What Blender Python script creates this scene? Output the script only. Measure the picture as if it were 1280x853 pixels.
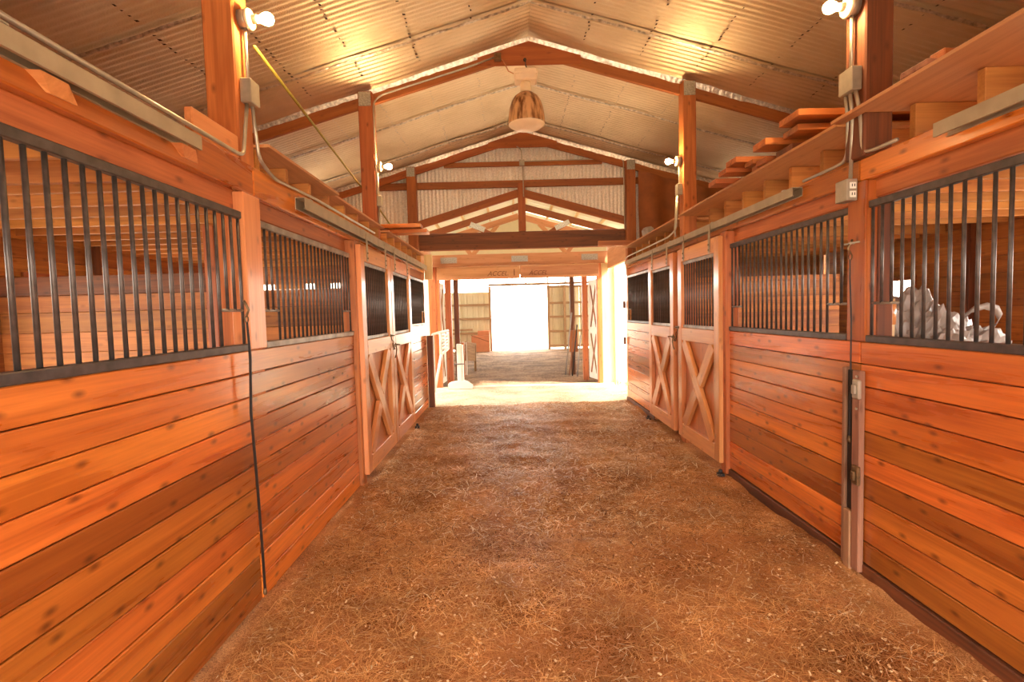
import bpy, bmesh, math, random
import numpy as np
from mathutils import Matrix, Vector, Quaternion, noise

rnd = random.Random(7)
for o in list(bpy.data.objects):
    bpy.data.objects.remove(o, do_unlink=True)
S = bpy.context.scene
COL = S.collection

# ------------------------------------------------------------------ camera
cam_d = bpy.data.cameras.new('camera')
cam_d.sensor_fit = 'HORIZONTAL'; cam_d.sensor_width = 36.0; cam_d.lens = 18.0
cam_d.clip_start = 0.05; cam_d.clip_end = 500
cam = bpy.data.objects.new('camera', cam_d); COL.objects.link(cam)
RIGHT = Vector((0.999629, -0.004683, -0.026833))
DOWN = Vector((-0.027053, -0.055977, -0.998065))
FWD = Vector((0.003171, 0.998421, -0.056083))
mw = Matrix((RIGHT, -DOWN, -FWD)).transposed().to_4x4()
cam.matrix_world = Matrix.Translation((0, 0, 1.6)) @ mw
S.camera = cam

# ------------------------------------------------------------------ world, sun, exposure
WORLD_STRENGTH = 16.0
world = bpy.data.worlds.new('sky'); S.world = world; world.use_nodes = True
wn = world.node_tree.nodes
wn['Background'].inputs[0].default_value = (1.0, 0.955, 0.87, 1)
wn['Background'].inputs[1].default_value = WORLD_STRENGTH
sun_d = bpy.data.lights.new('sun', 'SUN'); sun_d.energy = 24.0; sun_d.angle = math.radians(3)
sun_d.color = (1.0, 0.93, 0.80)
sun = bpy.data.objects.new('sun', sun_d); COL.objects.link(sun)
sun.rotation_euler = Vector((-0.72, 0.30, -0.62)).to_track_quat('-Z', 'Y').to_euler()
BULB_STRENGTH = 700.0
S.view_settings.view_transform = 'Standard'; S.view_settings.look = 'None'
S.view_settings.gamma = 1.0; S.view_settings.use_curve_mapping = False
S.view_settings.exposure = 0.12

def portal(loc, size_x, size_y, direction):
    d = bpy.data.lights.new('opening_portal', 'AREA'); d.shape = 'RECTANGLE'
    d.size = size_x; d.size_y = size_y; d.cycles.is_portal = True
    o = bpy.data.objects.new('opening_portal', d); COL.objects.link(o)
    o.location = loc; o.rotation_euler = Vector(direction).to_track_quat('-Z', 'Z').to_euler()

# ------------------------------------------------------------------ materials
MATS = {}
def nodes_of(name):
    m = bpy.data.materials.new(name); m.use_nodes = True
    MATS[name] = m
    nt = m.node_tree
    return m, nt, nt.nodes, nt.links, nt.nodes['Principled BSDF']

def L(c):   # srgb 0..255 -> linear
    return tuple(((v/255)/12.92 if v/255 <= .04045 else (((v/255)+.055)/1.055)**2.4) for v in c) + (1,)

def wood(name, light, dark, rough=0.35, var=0.5, knots=0.8, hue=0.02, bump=0.15, spec=0.5):
    m, nt, N, K, B = nodes_of(name)
    tc = N.new('ShaderNodeTexCoord'); oi = N.new('ShaderNodeObjectInfo')
    mul = N.new('ShaderNodeMath'); mul.operation = 'MULTIPLY'; mul.inputs[1].default_value = 61.7
    K.new(oi.outputs['Random'], mul.inputs[0])
    comb = N.new('ShaderNodeCombineXYZ')
    for i in range(3): K.new(mul.outputs[0], comb.inputs[i])
    add = N.new('ShaderNodeVectorMath'); add.operation = 'ADD'
    K.new(tc.outputs['Object'], add.inputs[0]); K.new(comb.outputs[0], add.inputs[1])
    mp = N.new('ShaderNodeMapping'); mp.inputs['Scale'].default_value = (0.9, 13, 13)
    K.new(add.outputs[0], mp.inputs['Vector'])
    n1 = N.new('ShaderNodeTexNoise'); n1.inputs['Scale'].default_value = 1.0; n1.inputs['Detail'].default_value = 4
    n1.inputs['Distortion'].default_value = 0.8
    K.new(mp.outputs[0], n1.inputs['Vector'])
    mp2 = N.new('ShaderNodeMapping'); mp2.inputs['Scale'].default_value = (2.5, 90, 90)
    K.new(add.outputs[0], mp2.inputs['Vector'])
    n2 = N.new('ShaderNodeTexNoise'); n2.inputs['Scale'].default_value = 1.0; n2.inputs['Detail'].default_value = 3
    K.new(mp2.outputs[0], n2.inputs['Vector'])
    mixn = N.new('ShaderNodeMix'); mixn.data_type = 'FLOAT'; mixn.inputs[0].default_value = 0.3
    K.new(n1.outputs[0], mixn.inputs[2]); K.new(n2.outputs[0], mixn.inputs[3])
    ramp = N.new('ShaderNodeValToRGB')
    ramp.color_ramp.elements[0].position = 0.36; ramp.color_ramp.elements[0].color = dark
    ramp.color_ramp.elements[1].position = 0.64; ramp.color_ramp.elements[1].color = light
    K.new(mixn.outputs[0], ramp.inputs[0])
    # knots (2D cells on the board face)
    sep = N.new('ShaderNodeSeparateXYZ'); K.new(add.outputs[0], sep.inputs[0])
    sm = N.new('ShaderNodeMath'); sm.operation = 'ADD'
    K.new(sep.outputs[1], sm.inputs[0]); K.new(sep.outputs[2], sm.inputs[1])
    c2 = N.new('ShaderNodeCombineXYZ'); K.new(sep.outputs[0], c2.inputs[0]); K.new(sm.outputs[0], c2.inputs[1])
    mp3 = N.new('ShaderNodeMapping'); mp3.inputs['Scale'].default_value = (3.1, 6.3, 1)
    K.new(c2.outputs[0], mp3.inputs['Vector'])
    vo = N.new('ShaderNodeTexVoronoi'); vo.voronoi_dimensions = '2D'; vo.inputs['Scale'].default_value = 1.0
    K.new(mp3.outputs[0], vo.inputs['Vector'])
    mr = N.new('ShaderNodeMapRange'); mr.inputs[1].default_value = 0.02; mr.inputs[2].default_value = 0.115
    mr.inputs[3].default_value = 1.0 - knots; mr.inputs[4].default_value = 1.0
    K.new(vo.outputs['Distance'], mr.inputs[0])
    mk = N.new('ShaderNodeMix'); mk.data_type = 'RGBA'
    mk.inputs[6].default_value = (dark[0]*0.25, dark[1]*0.2, dark[2]*0.2, 1)
    K.new(mr.outputs[0], mk.inputs[0]); K.new(ramp.outputs[0], mk.inputs[7])
    hs = N.new('ShaderNodeHueSaturation')
    r1 = N.new('ShaderNodeMapRange'); r1.inputs[3].default_value = 1 - var*0.6; r1.inputs[4].default_value = 1 + var
    K.new(oi.outputs['Random'], r1.inputs[0]); K.new(r1.outputs[0], hs.inputs['Value'])
    fr = N.new('ShaderNodeMath'); fr.operation = 'FRACT'; K.new(mul.outputs[0], fr.inputs[0])
    r2 = N.new('ShaderNodeMapRange'); r2.inputs[3].default_value = 0.5 - hue; r2.inputs[4].default_value = 0.5 + hue
    K.new(fr.outputs[0], r2.inputs[0]); K.new(r2.outputs[0], hs.inputs['Hue'])
    K.new(mk.outputs[2], hs.inputs['Color']); K.new(hs.outputs[0], B.inputs['Base Color'])
    rr = N.new('ShaderNodeMapRange'); rr.inputs[3].default_value = rough - .06; rr.inputs[4].default_value = rough + .1
    K.new(n1.outputs[0], rr.inputs[0]); K.new(rr.outputs[0], B.inputs['Roughness'])
    B.inputs['Specular IOR Level'].default_value = spec
    if rough < .36:      # varnish
        B.inputs['Coat Weight'].default_value = .5; B.inputs['Coat Roughness'].default_value = .14
    bp = N.new('ShaderNodeBump'); bp.inputs['Strength'].default_value = bump; bp.inputs['Distance'].default_value = 0.004
    K.new(mixn.outputs[0], bp.inputs['Height']); K.new(bp.outputs[0], B.inputs['Normal'])
    return m

def plain(name, col, rough=0.6, metal=0.0, var=0.12, scale=12, bump=0.0, spec=0.5, emit=None):
    m, nt, N, K, B = nodes_of(name)
    tc = N.new('ShaderNodeTexCoord')
    n1 = N.new('ShaderNodeTexNoise'); n1.inputs['Scale'].default_value = scale; n1.inputs['Detail'].default_value = 4
    K.new(tc.outputs['Object'], n1.inputs['Vector'])
    r = N.new('ShaderNodeValToRGB')
    r.color_ramp.elements[0].position = .3; r.color_ramp.elements[1].position = .7
    r.color_ramp.elements[0].color = tuple(c*(1-var) for c in col[:3]) + (1,)
    r.color_ramp.elements[1].color = tuple(min(1, c*(1+var)) for c in col[:3]) + (1,)
    K.new(n1.outputs[0], r.inputs[0]); K.new(r.outputs[0], B.inputs['Base Color'])
    B.inputs['Roughness'].default_value = rough; B.inputs['Metallic'].default_value = metal
    B.inputs['Specular IOR Level'].default_value = spec
    if bump:
        bp = N.new('ShaderNodeBump'); bp.inputs['Strength'].default_value = bump; bp.inputs['Distance'].default_value = .01
        K.new(n1.outputs[0], bp.inputs['Height']); K.new(bp.outputs[0], B.inputs['Normal'])
    if emit:
        B.inputs['Emission Color'].default_value = emit[0]; B.inputs['Emission Strength'].default_value = emit[1]
    return m

CEDAR = wood('varnished_cedar', (0.62, 0.178, 0.028, 1), (0.36, 0.080, 0.012, 1), rough=0.27, var=0.55, knots=0.75, hue=0.006)
DOORWOOD = wood('door_wood', (0.72, 0.30, 0.11, 1), (0.55, 0.19, 0.055, 1), rough=0.34, var=0.15, knots=0.4, hue=0.006)
TIMBER = wood('timber', (0.50, 0.150, 0.040, 1), (0.30, 0.075, 0.018, 1), rough=0.45, var=0.3, knots=0.6, hue=0.004)
DOORPANEL = wood('door_panel', (0.56, 0.20, 0.060, 1), (0.44, 0.14, 0.036, 1), rough=0.4, var=0.1, knots=0.3, hue=0.004)  # plywood tone, darkened further to put the recess shade into the colour
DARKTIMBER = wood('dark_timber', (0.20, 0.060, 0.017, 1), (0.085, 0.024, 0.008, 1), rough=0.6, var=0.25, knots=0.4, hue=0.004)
TRUSSWOOD = wood('truss_wood', (0.36, 0.105, 0.022, 1), (0.24, 0.060, 0.012, 1), rough=0.6, var=0.2, knots=0.3, hue=0.004)
PLY = wood('plywood', (0.52, 0.24, 0.10, 1), (0.40, 0.165, 0.06, 1), rough=0.6, var=0.12, knots=0.25, hue=0.006)
PALEWOOD = wood('pale_wood', (0.74, 0.56, 0.30, 1), (0.62, 0.43, 0.20, 1), rough=0.6, var=0.15, knots=0.2, hue=0.006)
HEADWOOD = wood('header_wood', (0.62, 0.31, 0.15, 1), (0.50, 0.22, 0.09, 1), rough=0.6, var=0.15, knots=0.2, hue=0.006)
INNER = wood('stall_lining', (0.46, 0.165, 0.032, 1), (0.27, 0.082, 0.014, 1), rough=0.6, var=0.4, knots=0.4, hue=0.005)
JOIST = wood('joist_wood', (0.54, 0.225, 0.05, 1), (0.36, 0.13, 0.026, 1), rough=0.65, var=0.3, knots=0.4, hue=0.005)
WEATHER = wood('weathered_wood', (0.40, 0.20, 0.10, 1), (0.22, 0.10, 0.05, 1), rough=0.75, var=0.2, knots=0.4)
STEEL = plain('dark_steel', L((84, 74, 70)), 0.42, 0.5, 0.3, 20)
SILL = plain('worn_steel', L((142, 130, 118)), 0.4, 0.3, 0.5, 7, bump=0.2)
TRACK = plain('galvanised_track', L((168, 152, 128)), 0.45, 0.35, 0.14, 8)
CONDUIT = plain('conduit_metal', L((178, 168, 152)), 0.35, 0.6, 0.1, 20)
PLATE = plain('nail_plate', L((170, 165, 155)), 0.4, 0.7, 0.3, 60, bump=0.4)
DARK = plain('black_rubber', L((38, 32, 32)), 0.6, 0, 0.2, 10)
BACK = plain('dark_backing', L((58, 28, 14)), 0.9, 0, 0.2, 5)
WHITE = plain('white_paint', L((232, 226, 216)), 0.5, 0, 0.06, 6)
BRASS = plain('rusty_hardware', L((120, 92, 62)), 0.45, 0.6, 0.35, 40)
PLASTIC = plain('grey_plastic', L((158, 148, 142)), 0.4, 0, 0.16, 7)
FIXT = plain('fixture_white', L((225, 200, 165)), 0.5, 0, 0.05, 8)
ROPEM = plain('yellow_rope', L((150, 135, 52)), 0.7, 0, 0.2, 40)
BEIGE = plain('beige_metal', L((224, 206, 170)), 0.5, 0, 0.04, 3)
GIRT = plain('arena_girt', L((178, 138, 100)), 0.7, 0, 0.1, 5)
REDBOX = plain('terracotta_paint', L((206, 128, 88)), 0.6, 0, 0.08, 5)
LETTER = plain('burnt_letters', L((120, 74, 48)), 0.8, 0, 0.1, 30)
TARPM = plain('brown_tarp', L((140, 78, 34)), 0.7, 0, 0.2, 5, bump=0.3)
LENS = plain('frosted_lens', L((240, 214, 184)), 0.35, 0, 0.05, 10)
GREEN = plain('grass_green', L((150, 175, 90)), 0.8, 0, 0.25, 10)
GLOW = plain('bulb_glow', (1, .85, .6, 1), 0.5, 0, 0, 1, emit=((1.0, 0.66, 0.30, 1), BULB_STRENGTH))
CORR = plain('galvanised_sheet', L((236, 228, 222)), 0.4, 0.3, 0.16, 40)

def shade_metal():     # stained high-bay shade
    m, nt, N, K, B = nodes_of('stained_shade')
    tc = N.new('ShaderNodeTexCoord'); mp = N.new('ShaderNodeMapping'); mp.inputs['Scale'].default_value = (14, 14, 3)
    n = N.new('ShaderNodeTexNoise'); n.inputs['Scale'].default_value = 1.4; n.inputs['Detail'].default_value = 5
    K.new(tc.outputs['Object'], mp.inputs[0]); K.new(mp.outputs[0], n.inputs['Vector'])
    r = N.new('ShaderNodeValToRGB')
    r.color_ramp.elements[0].position = .36; r.color_ramp.elements[0].color = L((105, 60, 28))
    r.color_ramp.elements[1].position = .58; r.color_ramp.elements[1].color = L((206, 160, 116))
    K.new(n.outputs[0], r.inputs[0]); K.new(r.outputs[0], B.inputs['Base Color'])
    B.inputs['Roughness'].default_value = .4; B.inputs['Metallic'].default_value = .3
    return m
SHADE = shade_metal()

def foil():
    m, nt, N, K, B = nodes_of('foil_insulation')
    tc = N.new('ShaderNodeTexCoord')
    n = N.new('ShaderNodeTexNoise'); n.inputs['Scale'].default_value = 1.2; n.inputs['Detail'].default_value = 5
    K.new(tc.outputs['Object'], n.inputs['Vector'])
    r = N.new('ShaderNodeValToRGB')
    r.color_ramp.elements[0].position = .3; r.color_ramp.elements[0].color = (0.68, 0.55, 0.38, 1)
    r.color_ramp.elements[1].position = .7; r.color_ramp.elements[1].color = (0.88, 0.76, 0.58, 1)
    K.new(n.outputs[0], r.inputs[0]); K.new(r.outputs[0], B.inputs['Base Color'])
    B.inputs['Metallic'].default_value = 0.8; B.inputs['Roughness'].default_value = 0.46
    v = N.new('ShaderNodeTexVoronoi'); v.inputs['Scale'].default_value = 75
    K.new(tc.outputs['Object'], v.inputs['Vector'])
    n2 = N.new('ShaderNodeTexNoise'); n2.inputs['Scale'].default_value = 9; n2.inputs['Detail'].default_value = 3
    K.new(tc.outputs['Object'], n2.inputs['Vector'])
    ad = N.new('ShaderNodeMath'); ad.operation = 'MULTIPLY_ADD'; ad.inputs[1].default_value = 0.25
    K.new(v.outputs['Distance'], ad.inputs[0]); K.new(n2.outputs[0], ad.inputs[2])
    b = N.new('ShaderNodeBump'); b.inputs['Strength'].default_value = .5; b.inputs['Distance'].default_value = .012
    K.new(ad.outputs[0], b.inputs['Height']); K.new(b.outputs[0], B.inputs['Normal'])
    return m
FOIL = foil()
FOILSEAM = plain('bright_foil', (0.66, 0.60, 0.53, 1), 0.36, 0.85, 0.4, 26, bump=1.0)

def translucent():
    m, nt, N, K, B = nodes_of('fibreglass_roof')
    d = N.new('ShaderNodeBsdfDiffuse'); d.inputs[0].default_value = (0.74, 0.72, 0.60, 1)
    t = N.new('ShaderNodeBsdfTranslucent'); t.inputs[0].default_value = (0.66, 0.62, 0.46, 1)
    mx = N.new('ShaderNodeMixShader'); mx.inputs[0].default_value = 0.12
    K.new(d.outputs[0], mx.inputs[1]); K.new(t.outputs[0], mx.inputs[2])
    K.new(mx.outputs[0], N['Material Output'].inputs[0])
    return m
FIBRE = translucent()

def ground_mat(name, c0, c1, c2, scale=6.0, bump=0.6, fibre=True):
    m, nt, N, K, B = nodes_of(name)
    tc = N.new('ShaderNodeTexCoord')
    n = N.new('ShaderNodeTexNoise'); n.inputs['Scale'].default_value = 1.6; n.inputs['Detail'].default_value = 6
    K.new(tc.outputs['Object'], n.inputs['Vector'])
    f = N.new('ShaderNodeTexNoise'); f.inputs['Scale'].default_value = scale*10; f.inputs['Detail'].default_value = 5
    f.inputs['Distortion'].default_value = 2.5
    K.new(tc.outputs['Object'], f.inputs['Vector'])
    mx = N.new('ShaderNodeMix'); mx.data_type = 'FLOAT'; mx.inputs[0].default_value = .55
    K.new(n.outputs[0], mx.inputs[2]); K.new(f.outputs[0], mx.inputs[3])
    r = N.new('ShaderNodeValToRGB'); e = r.color_ramp.elements
    e[0].position = .39; e[0].color = c0; e[1].position = .63; e[1].color = c2
    k = e.new(.5); k.color = c1
    K.new(mx.outputs[0], r.inputs[0]); K.new(r.outputs[0], B.inputs['Base Color'])
    B.inputs['Roughness'].default_value = .9; B.inputs['Specular IOR Level'].default_value = .2
    b = N.new('ShaderNodeBump'); b.inputs['Strength'].default_value = bump; b.inputs['Distance'].default_value = .02
    K.new(f.outputs[0], b.inputs['Height']); K.new(b.outputs[0], B.inputs['Normal'])
    return m
DIRT = ground_mat('hay_strewn_dirt', (0.17, 0.060, 0.019, 1), (0.43, 0.180, 0.062, 1), (0.70, 0.36, 0.150, 1))
SAND = ground_mat('arena_sand', (0.09, 0.048, 0.024, 1), (0.24, 0.135, 0.075, 1), (0.40, 0.25, 0.15, 1), 1.0)
PATH = ground_mat('pale_path', (0.42, 0.30, 0.18, 1), (0.62, 0.50, 0.36, 1), (0.76, 0.66, 0.52, 1), 2.0, 0.3)
OUTG = ground_mat('outdoor_ground', (0.35, 0.30, 0.22, 1), (0.5, 0.45, 0.36, 1), (0.62, 0.57, 0.48, 1), 1.0, 0.3)
STRAW_A = plain('straw_gold', (0.78, 0.44, 0.17, 1), 0.4, 0, 0.3, 3)
STRAW_B = plain('straw_brown', (0.48, 0.205, 0.068, 1), 0.5, 0, 0.3, 3)
STRAW_D = plain('hay_dark', (0.12, 0.045, 0.016, 1), 0.7, 0, 0.3, 3)
STRAW_C = plain('straw_pale', (0.90, 0.74, 0.52, 1), 0.35, 0, 0.2, 3)
CHIP = plain('wood_shavings', (0.80, 0.55, 0.33, 1), 0.7, 0, 0.35, 9)

# ------------------------------------------------------------------ build helpers
WM = {}      # world matrix of every object made here
def add_obj(name, mesh, mw=Matrix.Identity(4), mat=None, parent=None):
    o = bpy.data.objects.new(name, mesh); COL.objects.link(o)
    if mesh is not None and mat is not None:
        if len(mesh.materials) == 0: mesh.materials.append(mat)
        elif mesh.materials[0] is not mat:
            o.material_slots[0].link = 'OBJECT'; o.material_slots[0].material = mat
    WM[o] = mw.copy()
    if parent is not None:
        o.parent = parent
        o.matrix_local = WM[parent].inverted() @ mw
    else:
        o.matrix_local = mw
    return o

def tag(o, label, cat, group=None):
    o['label'] = label; o['category'] = cat
    if group: o['group'] = group
    return o
def structure(o, label=None):
    o['kind'] = 'structure'
    if label: o['label'] = label
    return o
def thing(name, label, cat, loc=(0, 0, 0), group=None):
    return tag(add_obj(name, None, Matrix.Translation(loc)), label, cat, group)

_cache = {}
def box_mesh(l, d, h, bev=0.0):
    k = ('b', round(l, 4), round(d, 4), round(h, 4), bev)
    if k in _cache: return _cache[k]
    bm = bmesh.new(); bmesh.ops.create_cube(bm, size=1)
    for v in bm.verts: v.co = Vector((v.co.x*l, v.co.y*d, v.co.z*h))
    if bev:
        bmesh.ops.bevel(bm, geom=bm.edges[:], offset=bev, segments=1, affect='EDGES', profile=0.5)
    me = bpy.data.meshes.new('box'); bm.to_mesh(me); bm.free()
    _cache[k] = me
    return me
def cyl_mesh(r, l, n=8):      # axis along local X
    k = ('c', round(r, 4), round(l, 4), n)
    if k in _cache: return _cache[k]
    bm = bmesh.new(); bmesh.ops.create_cone(bm, cap_ends=True, segments=n, radius1=r, radius2=r, depth=l)
    bmesh.ops.rotate(bm, verts=bm.verts, matrix=Matrix.Rotation(math.pi/2, 3, 'Y'))
    for f in bm.faces: f.smooth = len(f.verts) == 4
    me = bpy.data.meshes.new('rod'); bm.to_mesh(me); bm.free()
    _cache[k] = me
    return me
def matcache(me, mat):        # one mesh per material so that slots stay simple
    k = ('m', me.name, mat.name)
    if k not in _cache:
        c = me.copy(); c.materials.clear(); c.materials.append(mat); _cache[k] = c
    return _cache[k]

RX = {'x': Matrix.Identity(4), 'y': Matrix.Rotation(math.pi/2, 4, 'Z'), 'z': Matrix.Rotation(-math.pi/2, 4, 'Y')}
def bx(name, x0, x1, y0, y1, z0, z1, mat, parent=None, bev=0.004, axis=None):
    dx, dy, dz = x1-x0, y1-y0, z1-z0
    if axis is None: axis = max((dx, 'x'), (dy, 'y'), (dz, 'z'))[1]
    dims = {'x': (dx, dy, dz), 'y': (dy, dx, dz), 'z': (dz, dy, dx)}[axis]
    bev = min(bev, min(dims)*0.3)
    me = matcache(box_mesh(*dims, bev=bev), mat)
    return add_obj(name, me, Matrix.Translation(((x0+x1)/2, (y0+y1)/2, (z0+z1)/2)) @ RX[axis], mat, parent)
def orient(p0, p1, up=(0, 0, 1)):
    x = (p1-p0).normalized(); u = Vector(up)
    if abs(x.dot(u)) > 0.98: u = Vector((0, 1, 0))
    y = u.cross(x).normalized(); z = x.cross(y)
    m = Matrix((x, y, z)).transposed().to_4x4()
    m.translation = (p0+p1)/2
    return m
def timber(name, p0, p1, w, h, mat, parent=None, bev=0.004, up=(0, 0, 1)):
    p0, p1 = Vector(p0), Vector(p1)
    me = matcache(box_mesh((p1-p0).length, w, h, min(bev, .3*min(w, h))), mat)
    return add_obj(name, me, orient(p0, p1, up), mat, parent)
def rod(name, p0, p1, r, mat, parent=None, n=8):
    p0, p1 = Vector(p0), Vector(p1)
    return add_obj(name, matcache(cyl_mesh(r, (p1-p0).length, n), mat), orient(p0, p1), mat, parent)
def mesh_from(name, verts, faces, mat, parent=None, smooth=False, loc=None):
    me = bpy.data.meshes.new(name)
    if loc is None:
        c = np.mean(np.array(verts), axis=0)
        loc = Vector(c)
    loc = Vector(loc)
    me.from_pydata([tuple(Vector(v)-loc) for v in verts], [], faces); me.update()
    if smooth:
        for p in me.polygons: p.use_smooth = True
    me.materials.append(mat)
    return add_obj(name, me, Matrix.Translation(loc), mat, parent)
def tube(name, pts, r, mat, parent=None, n=8, loc=None, flat=None):
    pts = [Vector(p) for p in pts]; V = []; F = []
    prev = None
    for i, p in enumerate(pts):
        t = (pts[min(i+1, len(pts)-1)]-pts[max(i-1, 0)]).normalized()
        if prev is None:
            a = t.orthogonal().normalized()
        else:
            a = (prev - t*prev.dot(t)).normalized()
        prev = a; b = t.cross(a)
        for k in range(n):
            an = 2*math.pi*k/n
            V.append(p + a*math.cos(an)*r + b*math.sin(an)*r)
        if i:
            for k in range(n):
                F.append(((i-1)*n+k, (i-1)*n+(k+1) % n, i*n+(k+1) % n, i*n+k))
    F.append(tuple(range(n))[::-1]); F.append(tuple((len(pts)-1)*n+k for k in range(n)))
    return mesh_from(name, V, F, mat, parent, True, loc)
def bend(pts, rad=0.05, k=4):     # round the corners of a polyline
    pts = [Vector(p) for p in pts]; out = [pts[0]]
    for i in range(1, len(pts)-1):
        a, b, c = pts[i-1], pts[i], pts[i+1]
        ra = min(rad, (a-b).length*.45); rc = min(rad, (c-b).length*.45)
        p, q = b+(a-b).normalized()*ra, b+(c-b).normalized()*rc
        for j in range(k+1):
            t = j/k; out.append(p*(1-t)**2 + b*2*t*(1-t) + q*t*t)
    out.append(pts[-1]); return out
def lathe(name, prof, loc, mat, parent=None, n=24, axis='z', smooth=True):
    V = []; F = []
    for r, z in prof:
        for k in range(n):
            a = 2*math.pi*k/n; V.append((r*math.cos(a), r*math.sin(a), z))
    for i in range(len(prof)-1):
        for k in range(n):
            F.append((i*n+k, i*n+(k+1) % n, (i+1)*n+(k+1) % n, (i+1)*n+k))
    F.append(tuple(range(n))[::-1]); F.append(tuple((len(prof)-1)*n+k for k in range(n)))
    me = bpy.data.meshes.new(name); me.from_pydata(V, [], F); me.update()
    if smooth:
        for p in me.polygons: p.use_smooth = len(p.vertices) == 4
    me.materials.append(mat)
    R = {'z': Matrix.Identity(4), '+x': Matrix.Rotation(math.pi/2, 4, 'Y'), '-x': Matrix.Rotation(-math.pi/2, 4, 'Y'), '-y': Matrix.Rotation(math.pi/2, 4, 'X')}[axis]
    return add_obj(name, me, Matrix.Translation(loc) @ R, mat, parent)
def extrude_poly(name, pts, d, mat, parent=None):
    """polygon given as 3D points, extruded by vector d"""
    n = len(pts); d = Vector(d); V = [Vector(p) for p in pts] + [Vector(p)+d for p in pts]
    F = [tuple(range(n)), tuple(range(2*n-1, n-1, -1))] + [(i, i+n, (i+1) % n+n, (i+1) % n) for i in range(n)]
    o = mesh_from(name, V, F, mat, parent)
    bm = bmesh.new(); bm.from_mesh(o.data); bmesh.ops.recalc_face_normals(bm, faces=bm.faces); bm.to_mesh(o.data); bm.free()
    return o

# ------------------------------------------------------------------ main dimensions (metres)
XL, XR = -1.45, 2.06            # faces of the stall fronts
XC = 0.305                      # ridge line
OUTL, OUTR = -4.95, 5.55        # outer long walls
Y0, Y1 = -2.5, 9.25             # near and far end of the stable
RIDGE, SLOPE = 4.79, 0.29
def roof_z(x): return RIDGE - SLOPE*abs(x-XC)

portal((XC, Y0-.10, 1.25), 3.6, 2.5, (0, 1, 0))
portal((2.6, 10.3, 1.3), 2.0, 2.6, (-1, 0, 0))
portal((-2.2, 10.3, 1.3), 2.0, 2.6, (1, 0, 0))

# ------------------------------------------------------------------ ground and floors
def grid(name, x0, x1, y0, y1, nx, ny, fz, mat, parent=None):
    xs = np.linspace(x0, x1, nx); ys = np.linspace(y0, y1, ny)
    V = [(x, y, fz(x, y)) for y in ys for x in xs]
    F = [(j*nx+i, j*nx+i+1, (j+1)*nx+i+1, (j+1)*nx+i) for j in range(ny-1) for i in range(nx-1)]
    return mesh_from(name, V, F, mat, parent, True, loc=(0, 0, 0))
def hay_z(x, y):
    z = 0.045*noise.noise((x*.9, y*.9, 3.1)) + 0.024*noise.noise((x*3.1, y*3.1, 7.7)) + .014*noise.noise((x*8, y*8, 1))
    z -= .012
    return z if XL-.1 < x < XR+.1 else z*0.3
structure(grid('floor', OUTL, OUTR, Y0, 8.92, 190, 230, hay_z, DIRT), 'brown dirt aisle floor of the stable matted with hay')
def path_z(x, y): return -.02 + .012*noise.noise((x*2, y*2, 0))
structure(grid('floor_breezeway', OUTL, OUTR, 8.92, 11.35, 60, 30, path_z, PATH), 'pale sunlit dirt path crossing between the stable and the arena')
def sand_z(x, y):
    return .03*noise.noise((x*.7, y*1.4, 5)) + .02*noise.noise((x*3, y*4, 9)) - .03
structure(grid('floor_arena', -9, 9.6, 11.35, 22.2, 120, 110, sand_z, SAND), 'raked brown sand floor of the arena beyond the breezeway')
g = mesh_from('ground', [(-120, -120, -.12), (120, -120, -.12), (120, 160, -.12), (-120, 160, -.12)], [(0, 1, 2, 3)], OUTG)
structure(g, 'pale ground outside the buildings')

# loose hay, straw and shavings: nobody could count them
def strands(n, mat, wmin, wmax, lmin, lmax, seed, lift=0.02, tilt=0.25, ymax=8.85, ypow=1.0, xbias=None, ymin=1.35):
    R = np.random.RandomState(seed)
    y = ymin + (ymax-ymin)*R.rand(n)**ypow
    x = XL+.09 + (XR-XL-.18)*(R.rand(n) if xbias is None else R.rand(n)**xbias)
    # clumps
    keep = np.array([noise.noise((a*1.3, b*1.3, seed*2.7)) + .45*noise.noise((a*4.0, b*4.0, seed)) > -0.30 + .5*(r-.5) for a, b, r in zip(x, y, R.rand(n))])
    x, y = x[keep], y[keep]; n = len(x)
    a = R.rand(n)*2*np.pi; l = lmin + (lmax-lmin)*R.rand(n)**2; w = wmin+(wmax-wmin)*R.rand(n)
    z = np.array([hay_z(p, q) for p, q in zip(x, y)]) + .003 + lift*R.rand(n)**2
    cx, cy = np.cos(a), np.sin(a); curv = (R.rand(n)-.5)*.9
    dz = (R.rand(n)-.5)*tilt
    V = np.zeros((n, 6, 3)); 
    for k, t in enumerate((-.5, 0, .5)):
        px = x + cx*l*t - cy*l*curv*(t*t); py = y + cy*l*t + cx*l*curv*(t*t)
        pz = z + dz*l*t + l*.06*(0.25-t*t)
        V[:, 2*k, 0] = px - cy*w/2; V[:, 2*k, 1] = py + cx*w/2; V[:, 2*k, 2] = pz
        V[:, 2*k+1, 0] = px + cy*w/2; V[:, 2*k+1, 1] = py - cx*w/2; V[:, 2*k+1, 2] = pz + w*.4*(R.rand(n)-.5)
    V[:, :, 0] = np.clip(V[:, :, 0], XL+.09, XR-.085)
    V[:, :, 2] = np.maximum(V[:, :, 2], -.08)
    HAY.append((V.reshape(-1, 3), mat))
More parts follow.
